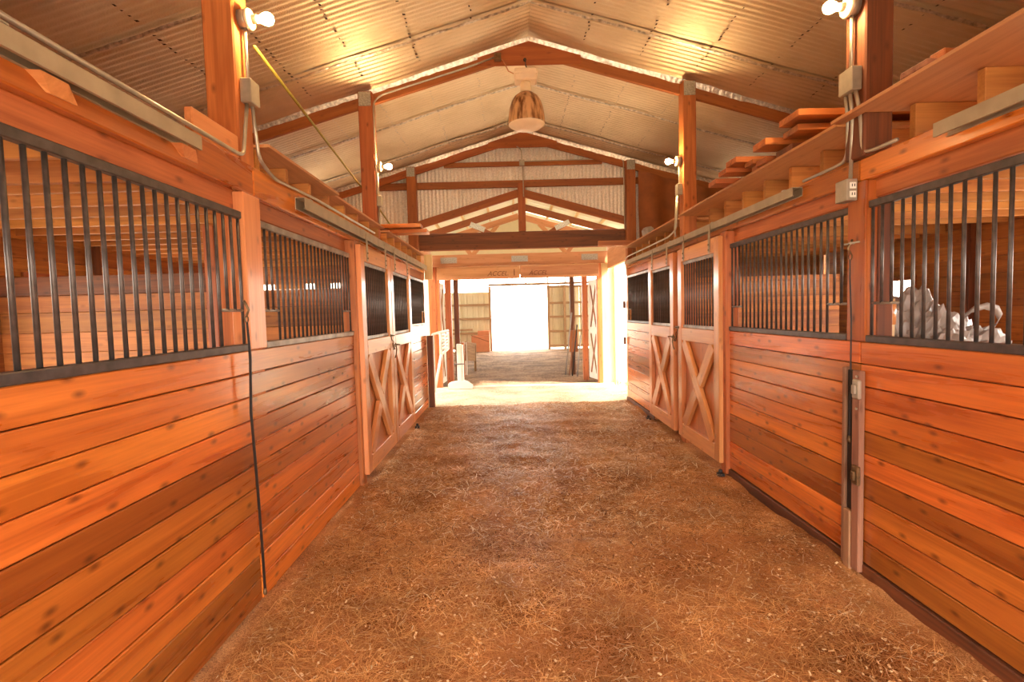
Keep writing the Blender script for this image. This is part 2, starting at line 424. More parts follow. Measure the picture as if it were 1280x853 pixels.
def build_hay(name, label, cat):
    global HAY
    V = np.concatenate([h[0] for h in HAY]); n = len(V)//6
    mi = np.concatenate([np.full(len(h[0])//6, k) for k, h in enumerate(HAY)])
    idx = np.arange(n)[:, None]*6
    F = np.concatenate([idx+np.array([[0, 1, 3, 2]]), idx+np.array([[2, 3, 5, 4]])], 0)
    me = bpy.data.meshes.new(name)
    me.vertices.add(n*6); me.vertices.foreach_set('co', V.reshape(-1))
    me.loops.add(len(F)*4); me.loops.foreach_set('vertex_index', F.reshape(-1))
    me.polygons.add(len(F)); me.polygons.foreach_set('loop_start', np.arange(len(F))*4)
    me.polygons.foreach_set('loop_total', np.full(len(F), 4))
    for h in HAY: me.materials.append(h[1])
    me.polygons.foreach_set('material_index', np.concatenate([mi, mi])); me.update(calc_edges=True)
    o = add_obj(name, me); o['kind'] = 'stuff'; tag(o, label, cat); HAY = []
    return o
HAY = []
strands(70000, STRAW_B, .0014, .003, .04, .16, 11)
strands(62000, STRAW_A, .0011, .0024, .04, .18, 12, .03)
strands(9000, STRAW_C, .0012, .0028, .015, .11, 13, .035, .5)
strands(9000, STRAW_C, .003, .007, .02, .11, 15, .035, .7, ymin=3.6, ypow=.8)
strands(12000, STRAW_D, .002, .005, .03, .10, 16, .03, .5, ymin=3.0, ypow=.8)
build_hay('loose_hay', 'golden brown hay and broken straw matted over the aisle floor', 'hay')
strands(5200, CHIP, .006, .013, .008, .024, 14, .03, .6, ypow=1.5, xbias=.6)
build_hay('wood_shavings', 'small pale wood shavings spread in the aisle hay', 'shavings')

# ------------------------------------------------------------------ ceiling: foil sheets under the roof
ceil = structure(add_obj('ceiling', None), 'foil insulated pitched ceiling of the stable')
roof_cover = []
for sgn in (-1, 1):
    xe = (OUTL-.3) if sgn < 0 else (OUTR+.3)
    bxo = extrude_poly('roof_panel', [(XC, Y0-.2, RIDGE+.06), (xe, Y0-.2, roof_z(xe)+.06), (xe, Y0-.2, roof_z(xe)+.10), (XC, Y0-.2, RIDGE+.10)], (0, Y1-Y0+.4, 0), BACK, ceil)
    edges = [Y0, -1.2, .2, 1.6, 2.95, 4.2, 5.46, 7.3, 8.65, Y1]
    for s in range(len(edges)-1):
        ya, yb = edges[s], edges[s+1]
        nx, ny = 26, int((yb-ya)/.0105)
        ts = np.linspace(0, 1, nx); ys = np.linspace(ya-.015, yb+.015, ny)
        V = []
        for y in ys:
            # the foil dips slightly just before each rafter bent (y = 2.95, 6.1, 9.2)
            dist = min(abs(y-b) for b in (2.95, 6.1, 9.2))
            near = max(0, 1-dist/.45)
            for t in ts:
                x = XC + (xe*.985-XC)*t
                amp = .0055*(1-.8*near)
                z = roof_z(x) + .03 + amp*math.sin(2*math.pi*y/.068)
                z += .018*noise.noise((x*1.1, y*1.3, 4+sgn)) - .02*max(0, 1-abs(y-(ya+yb)/2)/.7)*.4 - .05*near*near*(1-math.exp(-(abs(x-XC))*3))
                z += (.006 if s % 2 else 0)
                V.append((x, y, z))
        F = [(j*nx+i, j*nx+i+1, (j+1)*nx+i+1, (j+1)*nx+i) for j in range(ny-1) for i in range(nx-1)]
        mesh_from('foil_sheet', V, F, FOIL, ceil, True)
        if s:   # overlapped, crinkled edge of the sheet
            V = []; F = []; n = 90
            for i in range(n):
                t = i/(n-1); x = XC+(xe*.97-XC)*t
                w = .020+.016*noise.noise((x*5, s, 2)) + .016*noise.noise((x*23, s, 5))
                w = max(.006, w); off = .02*noise.noise((x*1.3, s*3, sgn))
                zz = roof_z(x)+.03-.030+.018*noise.noise((x*1.1, ya*1.3, 4+sgn))
                V += [(x, ya-w+off, zz-.004*noise.noise((x*31, s, 0))), (x, ya+w+off, zz+.006), (x, ya+off+.012*noise.noise((x*30, 7, s)), zz-.018-.012*noise.noise((x*40, 3, s)))]
                if i:
                    a = (i-1)*3; b = i*3
                    F += [(a, a+2, b+2, b), (a+2, a+1, b+1, b+2)]
            mesh_from('foil_seam', V, F, FOILSEAM, ceil, True)
    # dotted staple lines along the building; dark near, bright far, light put into colour
    for y0_, y1_, smat in ((Y0+.1, 6.05, BACK), (6.25, Y1-.1, FOILSEAM)):
        V = []; F = []
        for d in np.arange(.62, 5.4, .62):
            x = XC+sgn*d
            for y in np.arange(y0_, y1_, .068):
                if rnd.random() < .25: continue
                z = roof_z(x)+.03-.016+.018*noise.noise((x*1.1, y*1.3, 4+sgn))
                xo = x+rnd.uniform(-.014, .014); w = rnd.uniform(.006, .014); h = rnd.uniform(.010, .022)
                b = len(V); V += [(xo-w, y-h, z-.004), (xo+w, y-h*.6, z-.002), (xo+w, y+h, z+.002), (xo-w, y+h*.7, z-.004)]; F.append((b, b+1, b+2, b+3))
        st = mesh_from('staple_row', V, F, smat, ceil); st['kind'] = 'stuff'

# ------------------------------------------------------------------ stall fronts
def stall_wall(side, name, label, face, inner, panels, sill, nrow, pitch, doors_y, yend):
    """face: x of the plank faces; inner: +1 when the stall lies at larger x"""
    w = structure(add_obj(name, None, Matrix.Translation((face, 0, 0))), label)
    t = 0.030
    def rng(d0, d1):      # depth behind the face
        a, b = face+inner*d0, face+inner*d1
        return (a, b) if a < b else (b, a)
    for (ya, yb) in panels:
        x0, x1 = rng(t+.001, t+.02)
        bx('backing', x0, x1, ya, yb, .02, sill-.02, BACK, w, 0)
        for r in range(nrow):
            z1 = sill - r*pitch; z0 = z1-pitch+.005
            d = rnd.uniform(0, .003)
            x0, x1 = rng(d, t)
            bx('plank', x0, x1, ya+.002, yb-.002, max(z0, .005), z1, CEDAR, w, .005)
        zb = sill-nrow*pitch
        if zb > .03:
            x0, x1 = rng(-.012, .03)
            bx('plinth', x0, x1, ya, yb, -.04, zb-.004, DARKTIMBER, w, .006)
    # header: front beam and a recessed beam under it
    for ya, yb in ((Y0, 2.985 if side == 'L' else 3.02), (2.99 if side == 'L' else 3.025, yend)):
        x0, x1 = rng(-.002, .045)
        bx('header_beam', x0, x1, ya, yb, 2.305, 2.475 if side == 'L' else 2.43, CEDAR, w, .006)
        x0, x1 = rng(.05, .10)
        bx('inner_header', x0, x1, ya, yb, 2.20, 2.45, TIMBER, w, .006)
    return w, rng
LP = [(0.2, 2.84), (2.845, 4.74), (7.19, 8.87)]
RP = [(0.2, 3.0), (3.005, 4.86), (7.32, 9.05)]
wl, rngL = stall_wall('L', 'wall_left', 'varnished orange plank stall fronts along the left of the aisle', XL, -1, LP, 1.425, 11, .1295, None, 8.87)
wr, rngR = stall_wall('R', 'wall_right', 'varnished orange plank stall fronts along the right of the aisle', XR, 1, RP, 1.37, 10, .1315, None, 9.05)
# posts that belong to the fronts
for (w, rng, ya, yb, z0, mat) in ((wl, rngL, 2.85, 3.04, 1.428, DOORWOOD), (wr, rngR, 2.955, 3.115, 1.373, CEDAR)):
    x0, x1 = rng(-.008, .09); bx('front_post', x0, x1, ya, yb, z0, 2.303, mat, w, .006)
for (w, rng, ys) in ((wl, rngL, ((4.75, 4.86), (5.955, 6.06), (7.19, 7.26), (8.78, 8.87))), (wr, rngR, ((4.80, 4.92), (6.06, 6.22), (7.29, 7.37), (8.95, 9.05)))):
    for i, (ya, yb) in enumerate(ys):
        x0, x1 = rng(-.035 if i == 0 else .0, .09)
        bx('door_post', x0, x1, ya, yb, .0, 2.303, TIMBER if i < 2 else DOORWOOD, w, .006)

# ------------------------------------------------------------------ bar grilles
def grille(label, face, inner, ya, yb, zb, zt, group, openings=True, nsp=.0725):
    x = face+inner*.02
    g = thing('stall_grille', label, 'grille', (x, (ya+yb)/2, zb), group)
    bx('bottom_rail', x-.028, x+.028, ya, yb, zb+.001, zb+.040, SILL if inner < 0 and ya > 1 else STEEL, g, .004)
    bx('top_rail', x-.016, x+.016, ya, yb, zt-.040, zt, SILL if ya > 7 or (inner < 0 and ya > 1) else STEEL, g, .004)
    n = max(4, int(round((yb-ya-.03)/nsp))); st = (yb-ya-.03)/n
    zc = zb+.225
    for i in range(n+1):
        y = ya+.015+i*st
        short = openings and (i in (1, 2) or i in (n-1, n-2))
        rod('bar', (x, y, zc if short else zb+.038), (x, y, zt-.038), .0085, STEEL, g, 8)
    if openings:
        for a in (0, n-3):
            rod('crossbar', (x, ya+.015+a*st, zc), (x, ya+.015+(a+3)*st, zc), .008, SILL, g, 8)
    return g
GG = 'steel bar grilles set above the stall planks'
grille('long dark bar grille nearest the camera above the left planks', XL, -1, .35, 2.845, 1.425, 2.19, GG)
grille('dark bar grille between the left front post and the left doors', XL, -1, 3.045, 4.745, 1.425, 2.18, GG)
grille('small bar grille at the far left end past the left doors', XL, -1, 7.265, 8.775, 1.425, 2.18, GG)
grille('long dark bar grille nearest the camera above the right planks', XR, 1, .35, 2.95, 1.372, 2.18, GG)
grille('dark bar grille between the right front post and the right doors', XR, 1, 3.12, 4.795, 1.372, 2.18, GG)
grille('small bar grille at the far right end beside the bright gap', XR, 1, 7.375, 8.945, 1.372, 2.18, GG)

# ------------------------------------------------------------------ sliding stall doors
def stall_door(label, face, inner, ya, yb, group):
    """face: x of the aisle side of the door, 45 mm thick"""
    a, b = face, face+inner*.060
    x0, x1 = min(a, b), max(a, b)
    d = thing('stall_door', label, 'door', ((x0+x1)/2, (ya+yb)/2, .09), group)
    zb, zt = .09, 2.27; sw = .125
    for y in (ya, yb-sw): bx('stile', x0, x1, y, y+sw, zb, zt, DOORWOOD, d, .005)
    yi, yj = ya+sw, yb-sw
    bx('top_rail', x0, x1, yi, yj, 2.125, zt, DOORWOOD, d, .005)
    bx('middle_rail', x0, x1, yi, yj, 1.225, 1.37, DOORWOOD, d, .005)
    bx('bottom_rail', x0, x1, yi, yj, zb, .25, DOORWOOD, d, .005)
    p0, p1 = face+inner*.050, face+inner*.059
    bx('panel', min(p0, p1), max(p0, p1), yi, yj, .25, 1.225, DOORPANEL, d, .002, axis='z')
    # X brace: one full diagonal and two half diagonals, proud of the panel
    xm = face+inner*.022
    z0, z1 = .255, 1.22
    A, Bv = Vector((xm, yi+.05, z0)), Vector((xm, yj-.05, z1))
    C, D = Vector((xm, yi+.05, z1)), Vector((xm, yj-.05, z0))
    w = .135
    if inner < 0: A, Bv, C, D = C, D, A, Bv
    def brace(P, Q):
        timber('brace', P, Q, .042, w, DOORWOOD, d, .004, up=(0, -(Q-P).z, (Q-P).y))
    brace(A, Bv)
    mid = (C+D)/2; dr = (D-C).normalized(); ang = .078
    brace(C, mid-dr*ang); brace(mid+dr*ang, D)
    # bar grille in the upper half
    xg = face+inner*.036
    bx('grille_rail', xg-.014, xg+.014, yi, yj, 1.371, 1.405, SILL, d, .003)
    bx('grille_rail', xg-.014, xg+.014, yi, yj, 2.092, 2.124, SILL, d, .003)
    n = 13
    for i in range(n):
        y = yi+.03+(yj-yi-.06)*i/(n-1)
        rod('bar', (xg, y, 1.40), (xg, y, 2.095), .0085, STEEL, d, 8)
    # strap hangers to the track
    for y in (ya+.22, yb-.22):
        xh0, xh1 = sorted((face-inner*.002, face-inner*.008))
        h = bx('hanger', xh0, xh1, y-.022, y+.022, 2.13, 2.40, TRACK, d, .002)
        for zz in (2.16, 2.21):
            rod('bolt', (face-inner*.006, y, zz), (face-inner*.016, y, zz), .009, BRASS, h, 6)
    return d
DG = 'sliding stall doors with crossed braces'
FL, FR = -1.372, 1.985
dl1 = stall_door('nearer of the two left X-braced wooden stall doors', FL, -1, 4.80, 5.985, DG)
dl2 = stall_door('farther of the two left X-braced wooden stall doors', FL, -1, 6.005, 7.19, DG)
dr1 = stall_door('nearer of the two right X-braced wooden stall doors', FR, 1, 4.86, 6.05, DG)
dr2 = stall_door('farther of the two right X-braced wooden stall doors', FR, 1, 6.22, 7.32, DG)

# latch chains on the meeting stiles
def chain(label, x, y, s, n=9):
    c = thing('latch_chain', label, 'chain', (x, y, 1.25), 'chains holding the stall doors')
    pts = [(x, y-.09+.18*t, 1.37-.12*t-.10*math.sin(math.pi*t)) for t in np.linspace(0, 1, n)]
    for i in range(n-1):
        a, b = Vector(pts[i]), Vector(pts[i+1]); m = (a+b)/2; dv = (b-a)*.75
        off = Vector((s*.006, 0, 0)) if i % 2 else Vector((0, 0, 0))
        ring = [m + dv*.7*math.cos(t) + (Vector((0, .008, .008)) if i % 2 == 0 else Vector((.010, 0, 0)))*math.sin(t) + off for t in np.linspace(0, 2*math.pi, 9)]
        tube('link', ring, .004, BRASS, c, 5)
    bx('hasp', *sorted((x, x+s*.008)), y-.14, y-.03, 1.355, 1.385, BRASS, c, .002)
    bx('hasp', *sorted((x, x+s*.008)), y+.02, y+.15, 1.235, 1.262, BRASS, c, .002)
    rod('bolt', (x+s*.004, y-.13, 1.37), (x+s*.05, y-.13, 1.37), .008, BRASS, c, 6)
    rod('bolt', (x+s*.004, y+.14, 1.25), (x+s*.05, y+.14, 1.25), .008, BRASS, c, 6)
    tube('snap_hook', [(x+s*.02, y+.02, 1.28), (x+s*.03, y+.03, 1.20), (x+s*.02, y+.035, 1.14), (x+s*.01, y+.02, 1.10)], .007, BRASS, c, 6)
chain('rusty latch chain across the left pair of doors', FL+.002, 5.995, 1)
chain('rusty latch chain across the right pair of doors', FR-.002, 6.13, -1)

# ------------------------------------------------------------------ door tracks
def track(label, x0, x1, ya, yb, z0, z1):
    t = thing('door_track', label, 'track', ((x0+x1)/2, (ya+yb)/2, z0), 'galvanised sliding door tracks')
    pc = (yb-ya)/max(1, round((yb-ya)/1.2)); n = int(round((yb-ya)/pc))
    for i in range(n):
        V = []; y = [ya+i*pc, ya+(i+1)*pc-.004]
        th = .004
        prof = [(x0, z0), (x0, z1), (x1, z1), (x1, z0), (x1-.012, z0), (x1-.012, z0+th), (x1-th, z0+th), (x1-th, z1-th), (x0+th, z1-th), (x0+th, z0+th), (x0+.012, z0+th), (x0+.012, z0)]
        extrude_poly('rail_section', [(a, y[0], b) for a, b in prof], (0, y[1]-y[0], 0), TRACK, t)
        bx('bracket', x0-.004, x1+.004, y[0]+.10, y[0]+.14, z1, z1+.006, PLATE, t, .001)
track('galvanised track on the left header running over the left doors', -1.447, -1.380, 3.56, 8.75, 2.345, 2.425)
track('galvanised track piece at the top left nearest the camera', -1.447, -1.380, .3, 2.39, 2.375, 2.437)
track('galvanised track on the right header running over the right doors', 1.985, 2.057, 3.6, 8.8, 2.352, 2.415)
track('galvanised track piece at the upper right nearest the camera', 1.985, 2.057, .3, 2.42, 2.358, 2.42)

# ------------------------------------------------------------------ tall posts
def post(label, x0, x1, ya, yb, z1, mat, name='timber_post', plate=True):
    p = thing(name, label, 'post', ((x0+x1)/2, (ya+yb)/2, 0), 'tall timber posts carrying the roof')
    bx('shaft', x0, x1, ya, yb, -.05, z1, mat, p, .008)
    if plate:
        bx('nail_plate', x0+.01, x1-.01, ya-.006, ya-.001, z1-.17, z1-.01, PLATE, p, .001)
    return p
post('tall brown post rising from the left front, nearest the camera', -1.625, -1.455, 2.87, 3.03, roof_z(-1.54)-.05, TIMBER)
post('tall brown post rising above the left doors', -1.675, -1.515, 6.02, 6.18, roof_z(-1.6)-.06, TIMBER)
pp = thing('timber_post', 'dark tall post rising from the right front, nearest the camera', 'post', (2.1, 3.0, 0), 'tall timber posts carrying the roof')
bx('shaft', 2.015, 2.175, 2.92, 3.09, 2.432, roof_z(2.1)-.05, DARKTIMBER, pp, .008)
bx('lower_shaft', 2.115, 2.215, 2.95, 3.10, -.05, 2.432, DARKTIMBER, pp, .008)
post('tall brown post rising above the right doors', 2.058, 2.21, 6.02, 6.18, roof_z(2.11)-.06, TIMBER)
post('brown post at the left of the corrugated gable', -1.73, -1.57, 9.02, 9.18, roof_z(-1.65)-.06, TRUSSWOOD)
post('brown post at the right of the corrugated gable', 2.09, 2.25, 9.02, 9.18, roof_z(2.17)-.06, TRUSSWOOD)

# ------------------------------------------------------------------ roof trusses (rafters, ridge gusset, foil flap)
def truss(label, y, w=.05):
    t = thing('roof_truss', label, 'truss', (XC, y, roof_z(OUTL)), 'rafter pairs under the foil ceiling')
    for s, xe in ((-1, OUTL), (1, OUTR)):
        h = .135; drop = .055
        P = Vector((XC, y, RIDGE-drop-h/2)); Q = Vector((xe, y, roof_z(xe)-drop-h/2))
        timber('rafter', P, Q, w, h, TRUSSWOOD, t)
        # foil folded over the rafter edge
        V = []; F = []; n = 120
        for i in range(n):
            q = i/(n-1); x = XC+(xe-XC)*q*.98; z = roof_z(x)
            d = .045+.016*noise.noise((x*2.1, y, s)) + .010*noise.noise((x*11, y, s*4))
            zt = z+.03-.045
            V += [(x, y-w/2-.030-.010*noise.noise((x*4, y, 1)), zt), (x, y-w/2-.012-.010*noise.noise((x*17, y, 3)), zt-d*.5-.012), (x, y-w/2-.004, zt-d-.015)]
            if i:
                a = (i-1)*3; b = i*3
                F += [(a, a+1, b+1, b), (a+1, a+2, b+2, b+1)]
        mesh_from('foil_flap', V, F, FOILSEAM, t, True)
    zb = RIDGE-.055-.285
    hw = (.285-.135)/SLOPE*1.05
    zt = RIDGE-.058
    for yy in (y-w/2-.014,):
        extrude_poly('gusset', [(XC-.60, yy, zb+.01), (XC+.60, yy, zb+.01), (XC+.60, yy, zt-.6*SLOPE), (XC, yy, zt), (XC-.60, yy, zt-.6*SLOPE)], (0, .013, 0), TRUSSWOOD, t)
    return t
truss('near roof truss behind the hanging lamp with plywood ridge gusset', 6.15)
truss('far roof truss against the corrugated gable', 9.13)
truss('roof truss above the nearest pair of posts', 2.98)
truss('roof truss behind the camera', -.4)

# ------------------------------------------------------------------ far gable wall of corrugated sheets
gable = structure(add_obj('wall_back', None, Matrix.Translation((XC, Y1, 0))), 'corrugated metal gable above the far end of the aisle')
def gable_bottom(x):
    d = abs(x-.25)
    return 3.68-.29*d if d < 1.95 else 2.60
xs = OUTL
while xs < OUTR-.01:
    xe = min(xs+.66, OUTR); n = int((xe-xs)/.068*6)+1
    V = []; F = []
    for i in range(n):
        x = xs-.006+(xe-xs+.012)*i/(n-1)
        y = Y1+.012*math.sin(2*math.pi*x/.068) + (.003 if int((xs-OUTL)/.66+.5) % 2 else 0)
        V += [(x, y, gable_bottom(x)), (x, y, roof_z(x)+.05)]
        if i: F.append((2*i-2, 2*i, 2*i+1, 2*i-1))
    mesh_from('metal_sheet', V, F, CORR, gable, True)
    xs = xe
for z in (4.215, 3.865):
    half = min((RIDGE-.17-z)/SLOPE, 5.2)
    bx('girt', max(XC-half, OUTL), min(XC+half, OUTR), Y1-.075, Y1-.022, z-.04 if z > 4 else z-.06, z+.04 if z > 4 else z+.06, TRUSSWOOD, gable, .004)
bx('king_post', .20, .33, Y1-.14, Y1-.03, 3.03, 3.86, TRUSSWOOD, gable, .005)
bx('tie_beam', -1.75, 2.28, 9.185, 9.245, 2.735, 3.03, DARKTIMBER, gable, .006)
for s in (-1, 1):
    x2 = .25+s*1.86
    timber('lower_rafter', (.25, Y1-.06, 3.71), (x2, Y1-.06, 3.71-.29*1.86), .05, .135, TRUSSWOOD, gable)

# ------------------------------------------------------------------ lower roof between the buildings
conn = thing('connecting_roof', 'pale fibreglass roof with brown trusses joining stable and arena', 'roof', (.25, 10.8, 2.6))
def conn_z(x): return 3.83-.29*abs(x-.25)
for s in (-1, 1):
    xe = .25+s*2.35
    for k in range(2):
        y = 9.35+k*.99
        extrude_poly('roof_sheet', [(.25, y, 3.84), (xe, y, conn_z(xe)+.01), (xe, y, conn_z(xe)+.022), (.25, y, 3.852)], (0, .98, 0), FIBRE, conn)
    for d in (.12, .62, 1.12, 1.62, 2.12):
        x = .25+s*d
        bx('purlin', x-.02, x+.02, 9.34, 11.33, conn_z(x)-.055, conn_z(x)-.002, PALEWOOD, conn, .003)
for y in (10.3, 11.36):
    for s in (-1, 1):
        x2 = .25+s*2.1
        timber('rafter', (.25, y, 3.70), (x2, y, 3.70-.29*2.1), .045, .13, TRUSSWOOD if y < 11 else HEADWOOD, conn)
        if y > 11:
            timber('web', (.25+s*1.05, y+.03, 2.86), (.25+s*.45, y+.03, 3.53), .04, .09, HEADWOOD, conn)
            timber('web', (.25+s*1.05, y+.03, 2.86), (.25+s*1.35, y+.03, 3.30), .04, .09, HEADWOOD, conn)
for s in (-1, 1):
    timber('web', (.25+s*.32, 10.27, 3.00), (.25+s*.95, 10.27, 3.36), .04, .10, TRUSSWOOD, conn)
    timber('nail_plate', (.25+s*.70, 10.235, 3.24), (.25+s*.98, 10.235, 3.36), .005, .10, PLATE, conn, .001)
timber('bottom_chord', (-1.75, 10.3, 2.92), (2.25, 10.3, 2.92), .045, .13, TRUSSWOOD, conn)
for x in (-1.72, 2.20):
    bx('eave_beam', x-.04, x+.04, 9.26, 11.22, 2.50, 2.98, HEADWOOD, conn, .005)

# ------------------------------------------------------------------ arena front (frame at the far side of the breezeway)
af = structure(add_obj('wall_arena_front', None, Matrix.Translation((.25, 11.3, 0))), 'timber door frame of the arena building')
bx('truss_chord', -1.78, 2.28, 11.27, 11.33, 2.625, 2.885, HEADWOOD, af, .006)
for x in (-1.30, .25, 1.78):
    bx('nail_plate', x-.18, x+.18, 11.262, 11.268, 2.70, 2.83, PLATE, af, .001)
for xa, xb in ((-1.56, .245), (.255, 1.97)):
    bx('door_header', xa, xb, 11.22, 11.265, 2.335, 2.615, HEADWOOD, af, .006)
    bx('trim_strip', xa+.04, xb-.04, 11.200, 11.218, 2.335, 2.385, HEADWOOD, af, .004)
    bx('trim_strip', xa+.04, xb-.04, 11.205, 11.218, 2.585, 2.612, HEADWOOD, af, .004)
for x0, x1, mat in ((-1.76, -1.60, TIMBER), (-1.595, -1.52, TIMBER), (1.93, 2.02, TIMBER), (2.025, 2.17, PALEWOOD)):
    bx('jamb_post', x0, x1, 11.23, 11.36, -.05, 2.62, mat, af, .006)
for x0, x1 in ((-9, -1.77), (2.175, 9.6)):
    bx('side_cladding', x0, x1, 11.32, 11.36, -.05, 3.1, WHITE, af, .004)  # right one is white to stand in for the bright outdoor gap
bx('corner_post', 2.30, 2.36, 11.25, 11.315, -.05, 2.9, PALEWOOD, af, .005)
# burnt lettering on the header
def lettering(txt, x, z, size, shear):
    cu = bpy.data.curves.new('lettering', 'FONT'); cu.body = txt; cu.size = size; cu.shear = shear; cu.extrude = .001
    to = bpy.data.objects.new('tmp', cu); COL.objects.link(to)
    dg = bpy.context.evaluated_depsgraph_get()
    me = bpy.data.meshes.new_from_object(to.evaluated_get(dg))
    bpy.data.objects.remove(to, do_unlink=True)
    me.materials.clear(); me.materials.append(LETTER)
    return add_obj('lettering', me, Matrix.Translation((x, 11.2155, z)) @ Matrix.Rotation(math.pi/2, 4, 'X'), LETTER, af)
lettering('ACCEL.', -.46, 2.405, .14, .35)
lettering('I', .10, 2.40, .20, 0)
lettering('ACCEL', .44, 2.405, .13, .35)

# ------------------------------------------------------------------ arena shell
aw = structure(add_obj('wall_arena_far', None, Matrix.Translation((.4, 22, 0))), 'beige ribbed metal far wall of the arena with a wide open doorway')
DX0, DX1 = -.78, 1.62
def ribbed(x0, x1, z0, z1):
    V = []; F = []; n = max(2, int((x1-x0)/.04))
    for i in range(n+1):
        x = x0+(x1-x0)*i/n; y = 22.06-(.02 if (i % 6) in (0, 1) else 0)
        V += [(x, y, z0), (x, y, z1)]
        if i: F.append((2*i-2, 2*i, 2*i+1, 2*i-1))
    return mesh_from('cladding_sheet', V, F, BEIGE, aw)
for x0, x1, z1 in ((-9, -5, 2.5), (-5, -2.6, 2.5), (-2.6, DX0, 2.5), (DX1, 3.0, 2.66), (3.0, 6, 2.66), (6, 9.6, 2.66)):
    ribbed(x0, x1, .1, z1)
for z in (.74, 1.36, 1.95):
    bx('girt', -9, DX0-.08, 21.95, 22.03, z-.045, z+.045, GIRT, aw, .004)
    bx('girt', DX1+.1, 9.6, 21.95, 22.03, z-.045, z+.045, GIRT, aw, .004)
bx('girt', DX1+.1, 9.6, 21.95, 22.03, 2.60, 2.70, GIRT, aw, .004)
bx('girt', DX1, 9.6, 21.95, 22.03, .05, .16, GIRT, aw, .004)
bx('girt', -9, DX0, 21.95, 22.03, .05, .16, GIRT, aw, .004)
for x in (-5.0, DX0-.05, DX1+.05, 2.36, 5.4):
    bx('wall_post', x-.05, x+.05, 21.90, 22.0, -.05, 2.72, GIRT, aw, .004)
bx('door_lintel', DX0-.1, DX1+2.2, 21.90, 22.0, 2.73, 2.83, GIRT, aw, .004)
for x in (.72, 1.65, 2.40):
    bx('window_mullion', x-.03, x+.03, 21.92, 21.98, 2.83, 3.2, GIRT, aw, .003)
bx('eave_beam', -9, 9.6, 21.9, 22.0, 3.2, 3.45, GIRT, aw, .004)
bx('lower_rail', -2.9, -1.6, 21.86, 21.90, .86, .94, GIRT, aw, .003); bx('lower_rail', -2.9, -1.6, 21.86, 21.90, .70, .76, GIRT, aw, .003)
for nm, x in (('wall_arena_left', -9.05), ('wall_arena_right', 9.6)):
    structure(bx(nm, x, x+.05, 11.42, 22, -.05, 2.6, BEIGE, None, .005), 'long side wall of the arena')
ar = structure(add_obj('ceiling_arena', None, Matrix.Translation((.7, 17, 3.3))), 'pale translucent roof of the arena')
extrude_poly('gable_panel', [(-9.1, 22.05, 3.45), (9.6, 22.05, 3.45), (.25, 22.05, 5.6)], (0, .02, 0), BEIGE, ar)
extrude_poly('gable_panel', [(-9.1, 11.40, 3.05), (-2.1, 11.40, 3.05), (-2.1, 11.40, 3.16), (.25, 11.40, 3.84), (2.6, 11.40, 3.16), (2.6, 11.40, 3.05), (9.6, 11.40, 3.05), (9.6, 11.40, 3.44), (.25, 11.40, 5.6), (-9.1, 11.40, 3.44)], (0, .02, 0), BEIGE, ar)
for s in (-1, 1):
    xe = .25+s*9.4
    extrude_poly('roof_sheet', [(.25, 11.38, 5.6), (xe, 11.38, 3.45), (xe, 11.38, 3.46), (.25, 11.38, 5.61)], (0, 10.8, 0), FIBRE, ar)
# posts standing inside the arena entrance
def apost(label, x0, x1, y0, y1, z1, mat=TIMBER, name='arena_post'):
    p = thing(name, label, 'post', ((x0+x1)/2, (y0+y1)/2, 0), 'posts inside the arena entrance')
    bx('shaft', x0, x1, y0, y1, -.06, z1, mat, p, .006); return p
apost('brown post behind the white gate, left of the arena entrance', -1.49, -1.35, 11.9, 12.04, 2.9)
p = apost('dark post with a thicker foot left of the arena sand', -1.42, -1.30, 13.1, 13.22, 2.9, DARKTIMBER)
bx('foot_block', -1.30, -1.19, 13.06, 13.2, -.06, .86, TIMBER, p, .005)
p = apost('dark post with a bolted block right of the arena sand', 1.55, 1.66, 13.1, 13.22, 2.9, DARKTIMBER)
bx('bolted_block', 1.50, 1.72, 13.03, 13.095, .55, 1.10, TIMBER, p, .005)
apost('brown post next to the open X-braced arena door on the right', 1.70, 1.82, 11.95, 12.07, 2.9)

# open X-braced arena doors
def arena_door(label, p0, p1, zt):
    p0, p1 = Vector(p0), Vector(p1); dv = (p1-p0); ln = dv.length; dv.normalize(); nrm = Vector((-dv.y, dv.x, 0))
    d = thing('arena_door', label, 'door', tuple((p0+p1)/2), 'open arena doors folded back')
    def brd(n, a, za, b, zb, w, off, mat, dp=.02, vert=False):
        A = p0+dv*a+Vector((0, 0, za))+nrm*off; Bq = p0+dv*b+Vector((0, 0, zb))+nrm*off
        t = (Bq-A).normalized()
        timber(n, A, Bq, dp, w, mat, d, .003, up=tuple(t.cross(nrm)) )
    brd('panel', 0.02, zt/2, ln-.02, zt/2, zt-.02, 0, WHITE, .02)
    for off in (.019, -.019):
        brd('stile', .05, .02, .05, zt, .10, off, WHITE); brd('stile', ln-.05, .02, ln-.05, zt, .10, off, WHITE)
        for z in (.07, zt*.49, zt-.06): brd('rail', .1, z, ln-.1, z, .10, off, WHITE)
        for za, zb in ((.12, zt*.49-.05), (zt*.49+.05, zt-.11)):
            brd('brace', .11, za+.03, ln-.11, zb-.03, .04, off, WEATHER); brd('brace', .11, zb-.03, ln-.11, za+.03, .04, off*1.02, WEATHER, .022)
    return d
arena_door('white X-braced arena door folded open beside the right jamb', (1.98, 11.40, .02), (1.86, 11.93, .02), 2.28)
arena_door('white X-braced arena door folded open beside the left jamb', (-1.57, 11.40, .02), (-1.53, 11.88, .02), 2.28)

